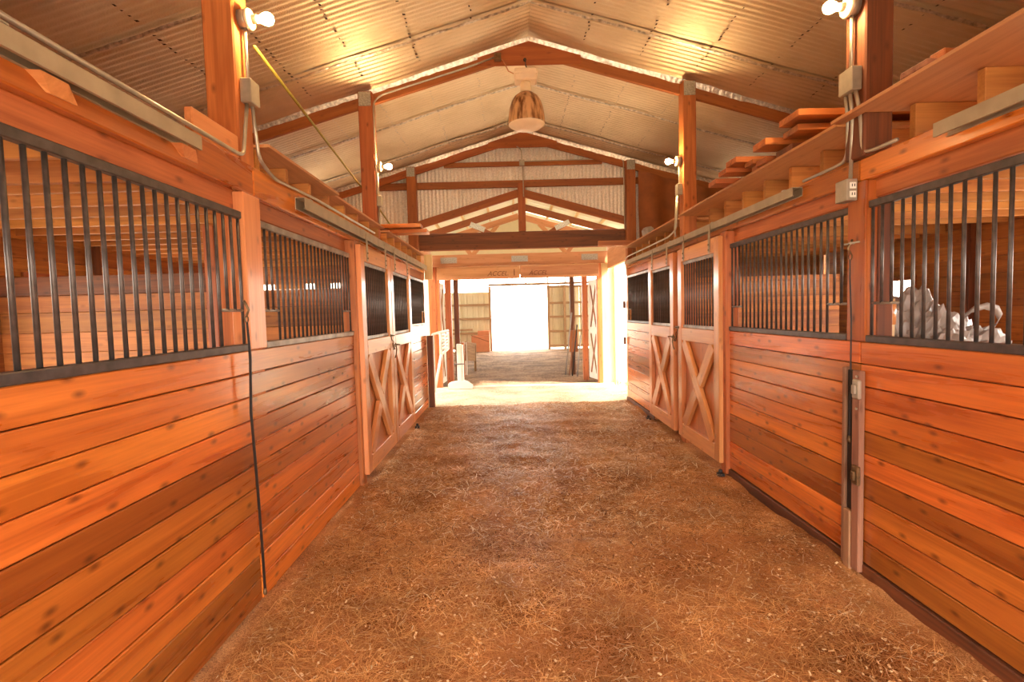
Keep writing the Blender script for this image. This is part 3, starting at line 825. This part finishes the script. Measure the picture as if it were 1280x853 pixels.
# white metal gate on the left of the breezeway
def gate():
    x = -1.47; gt = thing('white_gate', 'white metal gate with slatted corner swung against the left side', 'gate', (x, 10.3, .1))
    a, b = 9.72, 10.95
    for p, q in (((x, a, .12), (x, a, 1.22)), ((x, a, 1.22), (x+.14, b, 1.25)), ((x+.14, b, 1.25), (x+.14, b, .86)), ((x+.14, b, .86), (x+.06, 10.35, .78)), ((x, a+.02, .14), (x+.06, 10.35, .78)), ((x+.06, 10.35, .78), (x+.06, 10.35, 1.22))):
        rod('frame_tube', p, q, .026, WHITE, gt, 8)
    for k in range(5):
        z = .88+k*.065
        bx('slat', x+.06, x+.14, 10.37, 10.93, z, z+.035, WHITE, gt, .002)
    return gt
gate()
# jump standard
j = thing('jump_standard', 'white wooden jump standard with splayed feet on the pale path', 'jump stand', (-1.10, 11.0, 0))
bx('upright', -1.16, -1.06, 10.95, 11.05, .0, .95, WHITE, j, .006)
bx('upright_face', -1.05, -1.02, 10.95, 11.05, .0, .93, WHITE, j, .004)
extrude_poly('foot', [(-1.36, 10.9, -.01), (-.84, 10.9, -.01), (-.84, 10.9, .05), (-.95, 10.9, .13), (-1.02, 10.9, .16), (-1.30, 10.9, .13), (-1.36, 10.9, .10)], (0, .035, 0), WHITE, j)
extrude_poly('foot', [(-1.36, 11.06, -.01), (-.84, 11.06, -.01), (-.84, 11.06, .05), (-.95, 11.06, .13), (-1.02, 11.06, .16), (-1.30, 11.06, .13), (-1.36, 11.06, .10)], (0, .035, 0), WHITE, j)
rod('cup_pin', (-1.22, 10.94, .52), (-1.0, 10.94, .52), .012, STEEL, j, 6)
# grey board rack at the edge of the sand, left
k = thing('side_panel', 'grey wooden panel standing beside the sand left of the arena', 'panel', (-1.2, 14, 0))
timber('board', (-1.18, 13.3, .62), (-.98, 14.4, .50), .03, .5, WEATHER, k); timber('leg', (-1.17, 13.35, -.05), (-1.17, 13.35, .85), .06, .06, WHITE, k); timber('leg', (-1.0, 14.3, -.05), (-1.0, 14.3, .7), .06, .06, WEATHER, k)
# poles and boards leaning on the right
for i, (lab, x, yb_, xt, zt, r, mat) in enumerate((('white pole leaning by the right arena posts, outermost', 1.36, 12.75, 1.56, 1.55, .016, PLASTIC), ('grey pole leaning between the right arena posts', 1.44, 12.6, 1.62, 1.45, .016, WEATHER), ('dark pole leaning between the right arena posts', 1.50, 12.5, 1.66, 1.25, .015, DARK), ('white pole leaning closest to the brown arena post', 1.60, 12.35, 1.72, 1.0, .017, PLASTIC))):
    o = rod('jump_pole', (x, yb_, .0), (xt, yb_+.15, zt), r, mat, None, 10); tag(o, lab, 'pole', 'jump poles leaning by the arena entrance')
# reddish box and rails at the arena wall
rb = thing('terracotta_box', 'terracotta coloured box by the far arena doorway', 'box', (-1.25, 21.5, 0))
bx('body', -1.62, -.86, 21.3, 21.7, -.02, .66, REDBOX, rb, .01); bx('upper_part', -1.36, -.86, 21.4, 21.7, .66, .86, REDBOX, rb, .01)
timber('lid_edge', (-1.62, 21.28, .68), (-.9, 21.28, .40), .02, .02, DARKTIMBER, rb)

# end posts of the stalls at the breezeway
o = bx('end_post', -1.448, -1.345, 8.86, 8.93, -.02, 1.235, DARKTIMBER, None, .006); tag(o, 'short reddish brown post at the far end of the left wall', 'post')
o = bx('end_board', -1.448, -1.31, 8.885, 8.915, 2.20, 2.63, PALEWOOD, None, .005); tag(o, 'pale yellow board above the far end of the left wall', 'board')
o = bx('door_guide', 2.02, 2.055, 9.055, 9.13, 1.62, 1.74, DARKTIMBER, None, .004); tag(o, 'upper dark hinge block on the far right stall end', 'hinge', 'hinge blocks on the far right stall end')
o = bx('door_guide', 2.02, 2.055, 9.055, 9.13, .98, 1.10, DARKTIMBER, None, .004); tag(o, 'lower dark hinge block on the far right stall end', 'hinge', 'hinge blocks on the far right stall end')

# grass outside the right gap
def grass_tuft(x, y, s, label):
    V = []; F = []
    for i in range(90):
        a = rnd.uniform(0, 6.28); r = s*math.sqrt(rnd.random()); px, py = x+r*math.cos(a), y+r*math.sin(a)
        h = rnd.uniform(.05, .16); dx, dy = rnd.uniform(-.05, .05), rnd.uniform(-.05, .05); w = .006
        b = len(V); V += [(px-w, py, -.03), (px+w, py, -.03), (px+dx, py+dy, h)]; F.append((b, b+1, b+2))
    o = mesh_from('grass_tuft', V, F, GREEN); o['kind'] = 'stuff'; tag(o, label, 'grass')
grass_tuft(2.45, 10.95, .3, 'bright green grass at the foot of the right jamb')

# ------------------------------------------------------------------ lofts over the stalls
def loft(label, face, inner, ys, deck, zj0, zj1, start=.02):
    lf = thing('loft', label, 'loft', (face+inner*1.7, 4, zj0), None)
    for y in ys:
        a, b = sorted((face+inner*(start if inner > 0 else (.12 if y < 2.95 else start)), face+inner*3.36))
        dz = -.15 if (inner < 0 and y < 2.95) else 0
        bx('joist', a, b, y-.022, y+.022, zj0+dz, zj1+dz, JOIST, lf, .003)
    for (ya, yb, over) in deck:
        a, b = sorted((face-inner*over, face+inner*1.20))
        bx('deck_sheet', a, b, ya, yb, zj1+.001, zj1+.020, PLY, lf, .002, axis='y')
        a, b = sorted((face+inner*1.205, face+inner*3.36))
        bx('deck_sheet', a, b, ya, yb, zj1+.001, zj1+.020, PLY, lf, .002, axis='y')
    if inner < 0:
        bx('deck_sheet', face-3.36, face-.12, -2.3, 2.86, zj1-.149, zj1-.135, PLY, lf, .002, axis='y')
    else:
        bx('deck_edge', 1.93, 2.004, 2.902, 3.09, zj1+.001, zj1+.020, PLY, lf, .002, axis='y')
    return lf
jl = [y for y in np.arange(-2.1, 8.75, .40) if min(abs(y-p) for p in (2.95, 6.1)) > .12]
loft('timber joists and plywood loft deck over the left stalls', XL, -1, jl, [(3.06, 4.30, .07), (4.31, 6.00, .03), (6.20, 8.78, .03)], 2.478, 2.60)
jr = [y for y in np.arange(-2.0, 8.9, .40) if min(abs(y-p) for p in (2.98, 6.1)) > .14]
loft('timber joists and plywood loft deck over the right stalls', XR, 1, jr, [(-2.3, 2.90, .13), (3.12, 5.99, .08), (6.20, 8.95, .06)], 2.435, 2.655, .13)
# short deck behind the left near post is open above the nearest stall
# ------------------------------------------------------------------ outer walls, windows, partitions
def outer_wall(name, label, x, inner, wins, top):
    w = structure(add_obj(name, None, Matrix.Translation((x, 2.6, 0))), label)
    t = .035; a, b = sorted((x, x+inner*t))
    z = 0; pitch = .19
    while z < top-.01:
        z1 = min(z+pitch, top)
        cuts = []
        for (ya, yb, za, zb) in wins:
            if z1 > za+.001 and z < zb-.001: cuts.append((ya, yb))
        cuts.sort(); y = Y0; segs = []
        for ya, yb in cuts: segs.append((y, ya)); y = yb
        segs.append((y, Y1))
        for ya, yb in segs:
            bx('lining_plank', a, b, ya, yb, z+.003, z1, INNER, w, .003)
        z = z1
    # sheathing behind the planks, closed up to the roof and cut only for the windows
    c, d = sorted((x+inner*(t+.002), x+inner*(t+.02))); y = Y0
    for ya, yb, za, zb in sorted(wins):
        bx('sheathing', c, d, y, ya, -.05, roof_z(x)+.02, BACK, w, .001); bx('sheathing', c, d, ya, yb, -.05, za, BACK, w, .001); bx('sheathing', c, d, ya, yb, zb, roof_z(x)+.02, BACK, w, .001); y = yb
    bx('sheathing', c, d, y, Y1, -.05, roof_z(x)+.02, BACK, w, .001)
    for ya, yb, za, zb in wins:
        c, d = sorted((x-inner*.03, x+inner*t))
        for (q0, q1, q2, q3) in ((ya-.05, ya, za-.05, zb+.05), (yb, yb+.05, za-.05, zb+.05), (ya, yb, zb, zb+.05), (ya, yb, za-.05, za)):
            bx('window_trim', c, d, q0, q1, q2, q3, TIMBER, w, .003)
        xm = x+inner*.01
        for f in (1/3, 2/3):
            rod('window_bar', (xm, ya+(yb-ya)*f, za), (xm, ya+(yb-ya)*f, zb), .006, STEEL, w, 6)
    for y in (-.7, 1.8, 6.12):
        c, d = sorted((x-inner*.10, x-inner*.002)); bx('wall_post', c, d, y-.05, y+.05, 0, top+.3, DARKTIMBER, w, .004)
    return w
# windows sit in whole plank rows (0.19 m)
outer_wall('wall_outer_right', 'horizontal plank outer wall behind the right stalls', OUTR, 1, [(-.6, 1.4, 1.14, 2.09), (2.0, 5.2, 1.14, 2.09), (7.02, 7.5, 1.33, 1.90)], 2.85)  # only the last window is in view; the others are added to light the stalls
outer_wall('wall_outer_left', 'horizontal plank outer wall behind the left stalls', OUTL, -1, [(-.8, 1.2, 1.14, 2.09), (2.2, 4.2, 1.14, 2.09), (5.3, 8.4, .95, 2.09)], 2.85)  # all these windows are unseen, added to light the left stalls
def partition(name, label, x0, x1, y, top, pitch=.19, cap=True, mat=INNER):
    w = structure(add_obj(name, None, Matrix.Translation(((x0+x1)/2, y, 0))), label)
    z = 0
    while z < top-.01:
        z1 = min(z+pitch, top); bx('lining_plank', x0, x1, y+.0+rnd.uniform(0, .004), y+.04, z+.003, z1, mat, w, .003); z = z1
    bx('backing', x0, x1, y+.041, y+.052, .0, top-.004, BACK, w, .001)
    if cap: bx('cap_beam', x0, x1, y-.04, y+.07, top, top+.18, DARKTIMBER, w, .005)
    return w
partition('wall_partition_left', 'plank partition with a dark cap beam inside the left stalls', OUTL+.12, XL-.12, 4.88, 1.87, cap=False)
bx('cap_beam', OUTL+.12, -2.72, 4.84, 4.95, 1.872, 2.05, DARKTIMBER, bpy.data.objects['wall_partition_left'], .005)
o = bx('stall_post', -2.80, -2.70, 4.76, 4.83, -.02, 2.47, TIMBER, None, .005); tag(o, 'orange post in front of the partition inside the left stall', 'post')
pr = partition('wall_partition_right', 'pale orange plank partition inside the right stalls', XR+.14, 4.05, 6.28, 1.96, .19, False)
el = partition('wall_end_left', 'plank end wall of the left stalls', OUTL+.04, XL-.11, 8.80, 2.09, .19, False)
for x0, x1 in ((OUTL+.04, -4.2), (-4.0, -3.5), (-3.32, -3.05), (-2.85, XL-.11)):
    bx('lining_plank', x0, x1, 8.80, 8.84, 2.093, 2.23, INNER, el, .003)
bx('lining_plank', OUTL+.04, XL-.11, 8.79, 8.83, 2.18, 2.595, INNER, el, .003)
er = partition('wall_end_right', 'plank end wall of the right stalls', XR+.11, OUTR-.04, 8.98, 2.65, .19, False)
# near end wall behind the camera with its wide open doorway
nw = structure(add_obj('wall_near_end', None, Matrix.Translation((XC, Y0, 0))), 'near end wall of the stable with a wide open doorway')
for x0, x1 in ((OUTL, -1.45), (2.06, OUTR)):
    bx('cladding', x0, x1, Y0-.05, Y0-.01, -.05, 2.5, INNER, nw, .004)
extrude_poly('gable_cladding', [(OUTL, Y0-.05, 2.5), (OUTR, Y0-.05, 2.5), (OUTR, Y0-.05, roof_z(OUTR)+.05), (XC, Y0-.05, RIDGE+.05), (OUTL, Y0-.05, roof_z(OUTL)+.05)], (0, .04, 0), INNER, nw)

# ------------------------------------------------------------------ light fixtures and conduits
def fixture(label, x, y, z, s):
    """wall lamp holder with a bare bulb pointing into the aisle (s = +1 towards +x)"""
    f = thing('lamp_holder', label, 'light', (x, y, z), 'bare bulbs in the stable')
    ax = '+x' if s > 0 else '-x'
    lathe('round_box', [(.050, 0), (.052, .035), (.050, .040)], (x+s*.001, y, z), CONDUIT, f, 16, ax)
    lathe('flange', [(.055, 0), (.060, .008), (.050, .022), (.030, .028)], (x+s*.042, y, z), FIXT, f, 20, ax)
    lathe('socket', [(.024, 0), (.022, .030), (.020, .034)], (x+s*.068, y, z), FIXT, f, 14, ax)
    lathe('bulb', [(.014, 0), (.018, .012), (.030, .034), (.034, .052), (.030, .070), (.018, .082), (.004, .086)], (x+s*.10, y, z), GLOW, f, 14, ax)
fixture('lit bare bulb on the tall left post nearest the camera', -1.455, 2.95, 3.265, 1)
fixture('lit bare bulb on the tall post above the left doors', -1.515, 6.10, 3.34, 1)
fixture('lit bare bulb on the tall right post nearest the camera', 2.015, 3.0, 3.28, -1)
fixture('lit bare bulb on the tall post above the right doors', 2.058, 6.10, 3.315, -1)

fixture('unseen bulb added inside the nearest left stall front to brighten the stall', XL-.105, -.4, 2.05, -1)  # added lamp, out of view, that brightens the left stall interior
fixture('unseen bulb added inside the nearest right stall front to brighten the stall', XR+.105, -.4, 2.05, 1)  # added lamp, out of view, that brightens the right stall interior

def conduit(label, boxes, pipes, r=.0105, name='conduit_run'):
    b0 = boxes[0]; c = thing(name, label, 'conduit', ((b0[0]+b0[1])/2, (b0[2]+b0[3])/2, b0[4]), 'electrical conduit on the posts')
    for b in boxes:
        bo = bx('junction_box', *b, CONDUIT, c, .004)
    for p in pipes: tube('pipe', bend(p, .07), r, CONDUIT, c, 8)
    return c
xa = -1.432
conduit('grey junction box and pipes on the tall left post nearest the camera', [(-1.453, -1.39, 2.90, 3.0, 2.80, 2.93)],
        [[(-1.43, 2.95, 3.215), (-1.43, 2.95, 2.93)],
         [(xa, 2.93, 2.80), (xa, 2.88, 2.58), (xa, 2.86, 2.49), (xa, 2.70, 2.49), (xa, .3, 2.49)],
         [(xa+.01, 2.97, 2.80), (xa+.01, 3.0, 2.62), (xa+.01, 3.02, 2.52), (xa+.01, 3.2, 2.455), (xa-.005, 3.9, 2.49), (xa-.005, 5.6, 2.495)]])
conduit('grey junction box and pipe on the post above the left doors', [(-1.513, -1.46, 6.06, 6.14, 2.88, 3.0)],
        [[(-1.50, 6.10, 3.28), (-1.50, 6.10, 3.0)],
         [(-1.50, 6.10, 2.88), (-1.50, 6.10, 2.62)],
         [(-1.50, 6.033, 3.0), (-1.50, 6.033, 4.05), (-1.42, 6.05, 4.135), (-.40, 6.06, 4.43), (-.10, 6.06, 4.53)]])
conduit('grey junction box with three pipes on the tall right post nearest the camera', [(1.955, 2.013, 2.94, 3.06, 2.80, 2.93), ],
        [[(1.99, 3.0, 3.23), (1.99, 3.0, 2.93)],
         [(1.99, 2.96, 2.80), (2.012, 2.95, 2.66), (2.025, 2.95, 2.45), (2.035, 2.86, 2.442), (2.035, 2.70, 2.442)],
         [(1.985, 3.0, 2.80), (2.015, 3.02, 2.66), (2.025, 3.05, 2.33)],
         [(1.985, 3.04, 2.80), (2.015, 3.06, 2.66), (2.03, 3.09, 2.45), (2.035, 3.20, 2.442), (2.035, 3.55, 2.442)]])
ob = thing('outlet_box', 'metal outlet box with two white sockets on the right front post', 'outlet', (2.03, 3.1, 2.2))
bx('box', 1.985, 2.048, 3.02, 3.13, 2.20, 2.325, CONDUIT, ob, .004)
for z in (2.235, 2.285):
    s_ = bx('socket', 1.998, 2.036, 3.012, 3.019, z-.018, z+.018, WHITE, ob, .003)
    bx('slot', 2.008, 2.012, 3.0095, 3.0115, z-.008, z+.008, DARK, s_, 0); bx('slot', 2.022, 2.026, 3.0095, 3.0115, z-.008, z+.008, DARK, s_, 0)
conduit('junction box and bent pipe on the post above the right doors', [(2.0, 2.056, 6.05, 6.15, 2.92, 3.05)],
        [[(2.035, 6.10, 3.25), (2.035, 6.10, 3.05)],
         [(2.01, 6.08, 2.92), (1.985, 6.08, 2.52), (1.975, 6.35, 2.47), (1.975, 8.55, 2.47), (1.98, 8.72, 2.44)],
         [(2.01, 6.13, 2.92), (1.99, 6.14, 2.50), (2.0, 6.15, 2.445)]])
conduit('junction box and pipe on the king post of the corrugated gable', [(.24, .33, 9.14, 9.172, 4.17, 4.27)],
        [[(.20, 9.085, 4.48), (.285, 9.08, 4.42), (.285, 9.13, 4.27)], [(.30, 9.13, 4.17), (.30, 9.10, 3.62)],
         [(.33, 9.145, 4.235), (1.9, 9.145, 4.25), (2.06, 9.10, 4.22), (2.065, 9.09, 3.0)]], .009)
# junction box by the ridge that feeds the hanging lamp
rj = thing('ridge_box', 'small junction box with a cord beside the ridge gusset', 'junction box', (-.06, 6.07, 4.52))
bx('box', -.10, -.02, 6.03, 6.105, 4.50, 4.57, BRASS, rj, .004)
tube('cord', [(-.02, 6.06, 4.52), (.02, 6.05, 4.46), (.06, 6.03, 4.36), (.12, 6.02, 4.325), (.19, 6.01, 4.335)], .006, PLY, rj, 6)

# ------------------------------------------------------------------ hanging high-bay lamp
hl = thing('hanging_lamp', 'large stained high-bay lamp hanging unlit from the ridge', 'lamp', (.255, 6.0, 3.70))
hx, hy = .255, 6.0
lathe('eye_bolt', [(.018, 0), (.018, .02), (.010, .03)], (hx, 6.108, 4.515), STEEL, hl, 10, '-y')
tube('hook', [(hx, 6.085, 4.51), (hx, 6.03, 4.49), (hx, hy, 4.45), (hx+.004, hy, 4.40), (hx+.018, hy, 4.375), (hx, hy, 4.355), (hx-.016, hy, 4.375)], .007, STEEL, hl, 6)
bb = bx('ballast_box', hx-.125, hx+.125, hy-.09, hy+.09, 4.215, 4.345, LENS, hl, .012)
bx('cover', hx-.135, hx+.135, hy-.10, hy+.10, 4.28, 4.30, LENS, bb, .004)
lathe('neck', [(.065, 0), (.062, .10), (.055, .115)], (hx, hy, 4.10), FIXT, hl, 18)
lathe('shade', [(.212, 0), (.213, .01), (.205, .10), (.192, .18), (.170, .25), (.135, .305), (.09, .34), (.055, .352)], (hx, hy, 3.745), SHADE, hl, 32)
lathe('lens', [(.02, -.05), (.10, -.042), (.165, -.024), (.207, .004), (.209, .008)], (hx, hy, 3.735), LENS, hl, 32)

# ------------------------------------------------------------------ rope, straps, hooks
o = tube('yellow_rope', [(-1.43, 3.05, 3.17), (-1.52, 4.0, 3.16), (-1.61, 5.0, 3.145), (-1.70, 5.95, 3.135), (-1.70, 6.3, 3.10), (-1.70, 7.0, 3.01), (-1.70, 7.8, 2.87), (-1.69, 8.6, 2.66)], .010, ROPEM, None, 6)
tag(o, 'thin yellow rope slanting from the nearest left post to the loft', 'rope')
def strap(label, pts, w, ringz, x, y, s):
    st = thing('tie_strap', label, 'strap', pts[-1])
    V = []; F = []
    for i, (px, py, pz) in enumerate(pts):
        ww = w*(1 if i else .7)
        V += [(px, py-ww, pz), (px+s*.006, py, pz), (px, py+ww, pz), (px-s*.003, py, pz)]
        if i:
            a = 4*(i-1); b = 4*i
            F += [(a+k, a+(k+1) % 4, b+(k+1) % 4, b+k) for k in range(4)]
    F += [(3, 2, 1, 0), tuple(4*(len(pts)-1)+k for k in range(4))]
    mesh_from('webbing', V, F, DARK, st)
    tube('ring', [(x, y+.016*math.cos(t), ringz+.018*math.sin(t)) for t in np.linspace(0, 2*math.pi, 13)], .004, BRASS, st, 6)
    tube('snap_hook', [(x, y, ringz+.02), (x+s*.008, y+.01, ringz+.05), (x, y-.005, ringz+.085), (x-s*.01, y, ringz+.10)], .007, BRASS, st, 6)
    lathe('buckle', [(.008, 0), (.012, .01), (.008, .04)], (pts[-1][0], pts[-1][1], pts[-1][2]-.04), BRASS, st, 8)
strap('long black strap hanging from a snap hook on the left grille', [(-1.415, 2.765, 1.585), (-1.405, 2.76, 1.40), (-1.41, 2.745, 1.10), (-1.40, 2.75, .70), (-1.40, 2.765, .35), (-1.40, 2.77, .11)], .016, 1.60, -1.415, 2.765, 1)
strap('thin black strap hanging down the right front post', [(2.035, 3.06, 1.86), (2.035, 3.06, 1.75), (2.042, 3.055, 1.5), (2.042, 3.055, 1.20), (2.035, 3.05, .80)], .007, 1.875, 2.035, 3.06, -1)
hk = thing('double_hook', 'small steel double hook screwed to the right front post', 'hook', (2.03, 3.06, 1.95))
rod('crossbar', (2.04, 2.99, 1.955), (2.04, 3.12, 1.955), .006, CONDUIT, hk, 6); rod('stem', (2.055, 3.05, 1.955), (2.025, 3.05, 1.955), .008, CONDUIT, hk, 6)
# channel post with latch brackets on the right wall
cp = thing('channel_post', 'weathered brown channel post with latch brackets on the right planks', 'post', (2.03, 3.02, 0))
bx('flange', 2.022, 2.056, 3.075, 3.105, .0, 1.215, WEATHER, cp, .004)
bx('flange', 2.022, 2.056, 2.945, 3.015, .0, 1.205, WEATHER, cp, .006)
bx('groove', 2.038, 2.056, 3.015, 3.075, .35, 1.20, DARK, cp, .002); bx('foot', 2.015, 2.056, 3.015, 3.075, -.03, .35, WEATHER, cp, .005)
for z, m in ((1.04, CONDUIT), (.53, BRASS)):
    k = bx('latch_bracket', 2.0, 2.022, 2.925, 2.985, z, z+.115, m, cp, .008)
    bx('latch_tab', 1.985, 2.0, 2.94, 2.97, z+.03, z+.085, m, k, .004)
for z in (.98, 1.17):
    rod('screw', (2.022, 2.97, z), (2.016, 2.97, z), .008, CONDUIT, cp, 8)

o = bx('splice_board', -1.495, -1.455, 2.45, 2.86, 2.477, 2.60, DOORWOOD, None, .005); tag(o, 'short pinkish board on the left header against the nearest tall post', 'board')
for lab, x, y, sg in (('small black floor guide at the far edge of the left doors', -1.36, 7.24, 1), ('small black floor guide at the near edge of the right doors', 1.972, 4.80, -1), ('small black floor guide at the far edge of the right doors', 1.972, 7.35, -1)):
    fg = thing('floor_guide', lab, 'door guide', (x, y, 0), 'floor guides of the sliding doors')
    bx('plate', x-.03, x+.03, y-.03, y+.03, -.04, .015, DARK, fg, .004); lathe('roller', [(.012, 0), (.018, .008), (.018, .03), (.012, .035)], (x, y, .015), DARK, fg, 12)
# corner brackets under the near left track
for y, lab in ((1.60, 'angled wooden bracket under the near left track, closer to the camera'), (2.27, 'angled wooden bracket under the near left track, at its far end')):
    o = extrude_poly('track_bracket', [(-1.452, y, 2.375), (-1.40, y, 2.372), (-1.44, y+.08, 2.335), (-1.452, y+.06, 2.335)], (0, .10, 0), DOORWOOD); tag(o, lab, 'bracket', 'wooden brackets under the near left track')

# ------------------------------------------------------------------ lumber lying on the lofts
def lumber(label, x0, x1, y, z, w, h, ang, mat, group):
    dx = x1-x0
    o = timber('lumber_board', (x0, y, z+h/2), (x1, y+dx*ang, z+h/2), w, h, mat, None, .004)
    return tag(o, label, 'board', group)
LG = 'boards stacked on the right loft'
zt = 2.676
lumber('topmost thick board of the stack on the right loft', 1.93, 3.6, 3.55, zt+.165, .24, .045, .02, TIMBER, LG)
lumber('wide board second from the top on the right loft', 1.97, 3.5, 3.60, zt+.095, .20, .042, -.02, TIMBER, LG)
lumber('dark board jutting left under the top boards on the right loft', 1.88, 3.3, 3.86, zt+.085, .19, .05, .01, TIMBER, LG)
lumber('board at the bottom of the taller pile on the right loft', 1.99, 3.5, 3.72, zt, .22, .045, .0, DARKTIMBER, LG)
lumber('lower board behind the taller pile on the right loft', 1.95, 3.4, 3.97, zt+.0, .16, .042, .01, TIMBER, LG)
lumber('upper board of the lower pile on the right loft', 1.86, 3.3, 4.30, zt+.09, .18, .045, .03, TIMBER, LG)
lumber('second board of the lower pile on the right loft', 1.95, 3.4, 4.18, zt+.045, .13, .04, .02, TIMBER, LG)
lumber('rounded short board under the lower pile on the right loft', 1.99, 3.0, 4.16, zt, .10, .04, .0, TIMBER, LG)
lumber('board in the middle of the lower pile on the right loft', 1.84, 3.2, 4.42, zt+.042, .16, .04, .0, TIMBER, LG)
lumber('farthest board of the lower pile on the right loft', 1.83, 3.2, 4.62, zt, .17, .042, -.02, TIMBER, LG)
lumber('tilted board end on the right loft nearest the camera', 1.93, 2.9, 2.47, zt+.0, .16, .03, .03, WEATHER, LG)
lumber('flat board lying right beside the nearest board end on the right loft', 2.03, 3.0, 2.28, zt+.0, .15, .035, .0, WEATHER, LG)
lumber('small orange offcut on the nearest right boards', 2.0, 2.2, 2.42, zt+.0355, .08, .035, .05, TIMBER, LG)
lumber('orange board on top of the far left loft pile', -2.2, -1.06, 6.42, 2.672, .20, .045, .01, CEDAR, 'boards on the left loft')
lumber('orange board at the bottom of the far left loft pile', -2.2, -1.00, 6.55, 2.622, .22, .045, -.01, CEDAR, 'boards on the left loft')
lumber('long brown board across the far right end of the loft', 1.55, 3.2, 8.85, 2.69, .06, .09, 0, TIMBER, LG)

# brown tarp hung at the far right of the loft
V = []; F = []; nx, nz = 44, 26
for j in range(nz):
    for i in range(nx):
        u, v = i/(nx-1), j/(nz-1)
        x = 2.29+1.35*u; z = 2.72+(min(roof_z(x)-.22, 3.98)-2.72)*v
        y = 8.98+.04*math.sin(u*19+v*1.5)*(1-.3*v)+.03*noise.noise((u*6, v*3, 2))-.05*(1-v)*u
        V.append((x, y, z))
F = [(j*nx+i, j*nx+i+1, (j+1)*nx+i+1, (j+1)*nx+i) for j in range(nz-1) for i in range(nx-1)]
o = mesh_from('tarp', V, F, TARPM, None, True); tag(o, 'brown tarp hanging in folds right of the corrugated gable', 'tarp')
gbx = thing('grey_bundle', 'grey wrapped bundle lying on the far right loft', 'bundle', (2.6, 8.5, 2.68))
timber('wrap', (2.30, 8.45, 2.80), (3.0, 8.55, 2.92), .18, .12, PLASTIC, gbx, .03); timber('wrap_end', (2.22, 8.44, 2.83), (2.38, 8.46, 2.86), .20, .17, PLASTIC, gbx, .04)
bx('support_block', 2.3, 2.6, 8.38, 8.55, 2.676, 2.78, WEATHER, gbx, .004)

# ------------------------------------------------------------------ heap of plastic sheeting in the near right stall
def heap():
    hp = thing('plastic_heap', 'heap of crumpled grey plastic sheeting inside the nearest right stall', 'plastic sheeting', (3.0, 3.9, 0))
    bm = bmesh.new(); bmesh.ops.create_icosphere(bm, subdivisions=6, radius=1)
    for v in bm.verts:
        c = v.co.copy()
        n1 = noise.noise(c*2.2)*.22+noise.noise(c*5.5)*.16+abs(noise.noise(c*8))*.26+abs(noise.noise(c*16))*.12
        k = 1+n1
        z = c.z*k
        zz = (.83+z*.60) if z > 0 else .83+z*.80
        v.co = Vector((c.x*k*.70, c.y*k*.42, max(zz, .0)))
        v.co.z += .16*max(0, c.z)*math.exp(-((c.x-.05)**2)*18)
    me = bpy.data.meshes.new('crumpled_sheet'); bm.to_mesh(me); bm.free()
    me.materials.append(PLASTIC)
    add_obj('crumpled_sheet', me, Matrix.Translation((3.02, 3.86, 0)), PLASTIC, hp)
    # looped strips
    def strip(pts, w, dirv):
        V = []; F = []; dirv = Vector(dirv)
        for i, p in enumerate(pts):
            p = Vector(p); V += [p-dirv*w, p+dirv*w]
            if i: F.append((2*i-2, 2*i-1, 2*i+1, 2*i))
        o = mesh_from('sheet_loop', V, F, PLASTIC, hp, True)
        md = o.modifiers.new('thick', 'SOLIDIFY'); md.thickness = .012
    strip([(3.35, 3.80, 1.46), (3.42, 3.78, 1.53), (3.50, 3.76, 1.555), (3.57, 3.75, 1.53), (3.60, 3.75, 1.47), (3.58, 3.76, 1.40), (3.52, 3.78, 1.33), (3.45, 3.8, 1.28)], .03, (.3, -.2, .8))
    strip([(2.70, 3.66, 1.58), (2.73, 3.68, 1.50), (2.77, 3.70, 1.42), (2.80, 3.72, 1.32), (2.82, 3.74, 1.2)], .035, (.9, -.3, 0))
heap()
ct = thing('cardboard_tube', 'tan cardboard tube standing beside the plastic heap in the right stall', 'tube', (2.42, 3.38, 0))
rod('tube', (2.44, 3.30, -.01), (2.40, 3.24, 1.62), .035, PALEWOOD, ct, 14); rod('sleeve', (2.404, 3.246, 1.46), (2.4, 3.24, 1.60), .042, DOORWOOD, ct, 14)
o = lathe('black_bucket', [(.20, 0), (.24, .10), (.26, 1.40), (.27, 1.43), (.24, 1.43), (.22, 1.2)], (4.2, 3.75, 0), DARK, None, 20); tag(o, 'dark round bin right of the plastic heap in the right stall', 'bin')
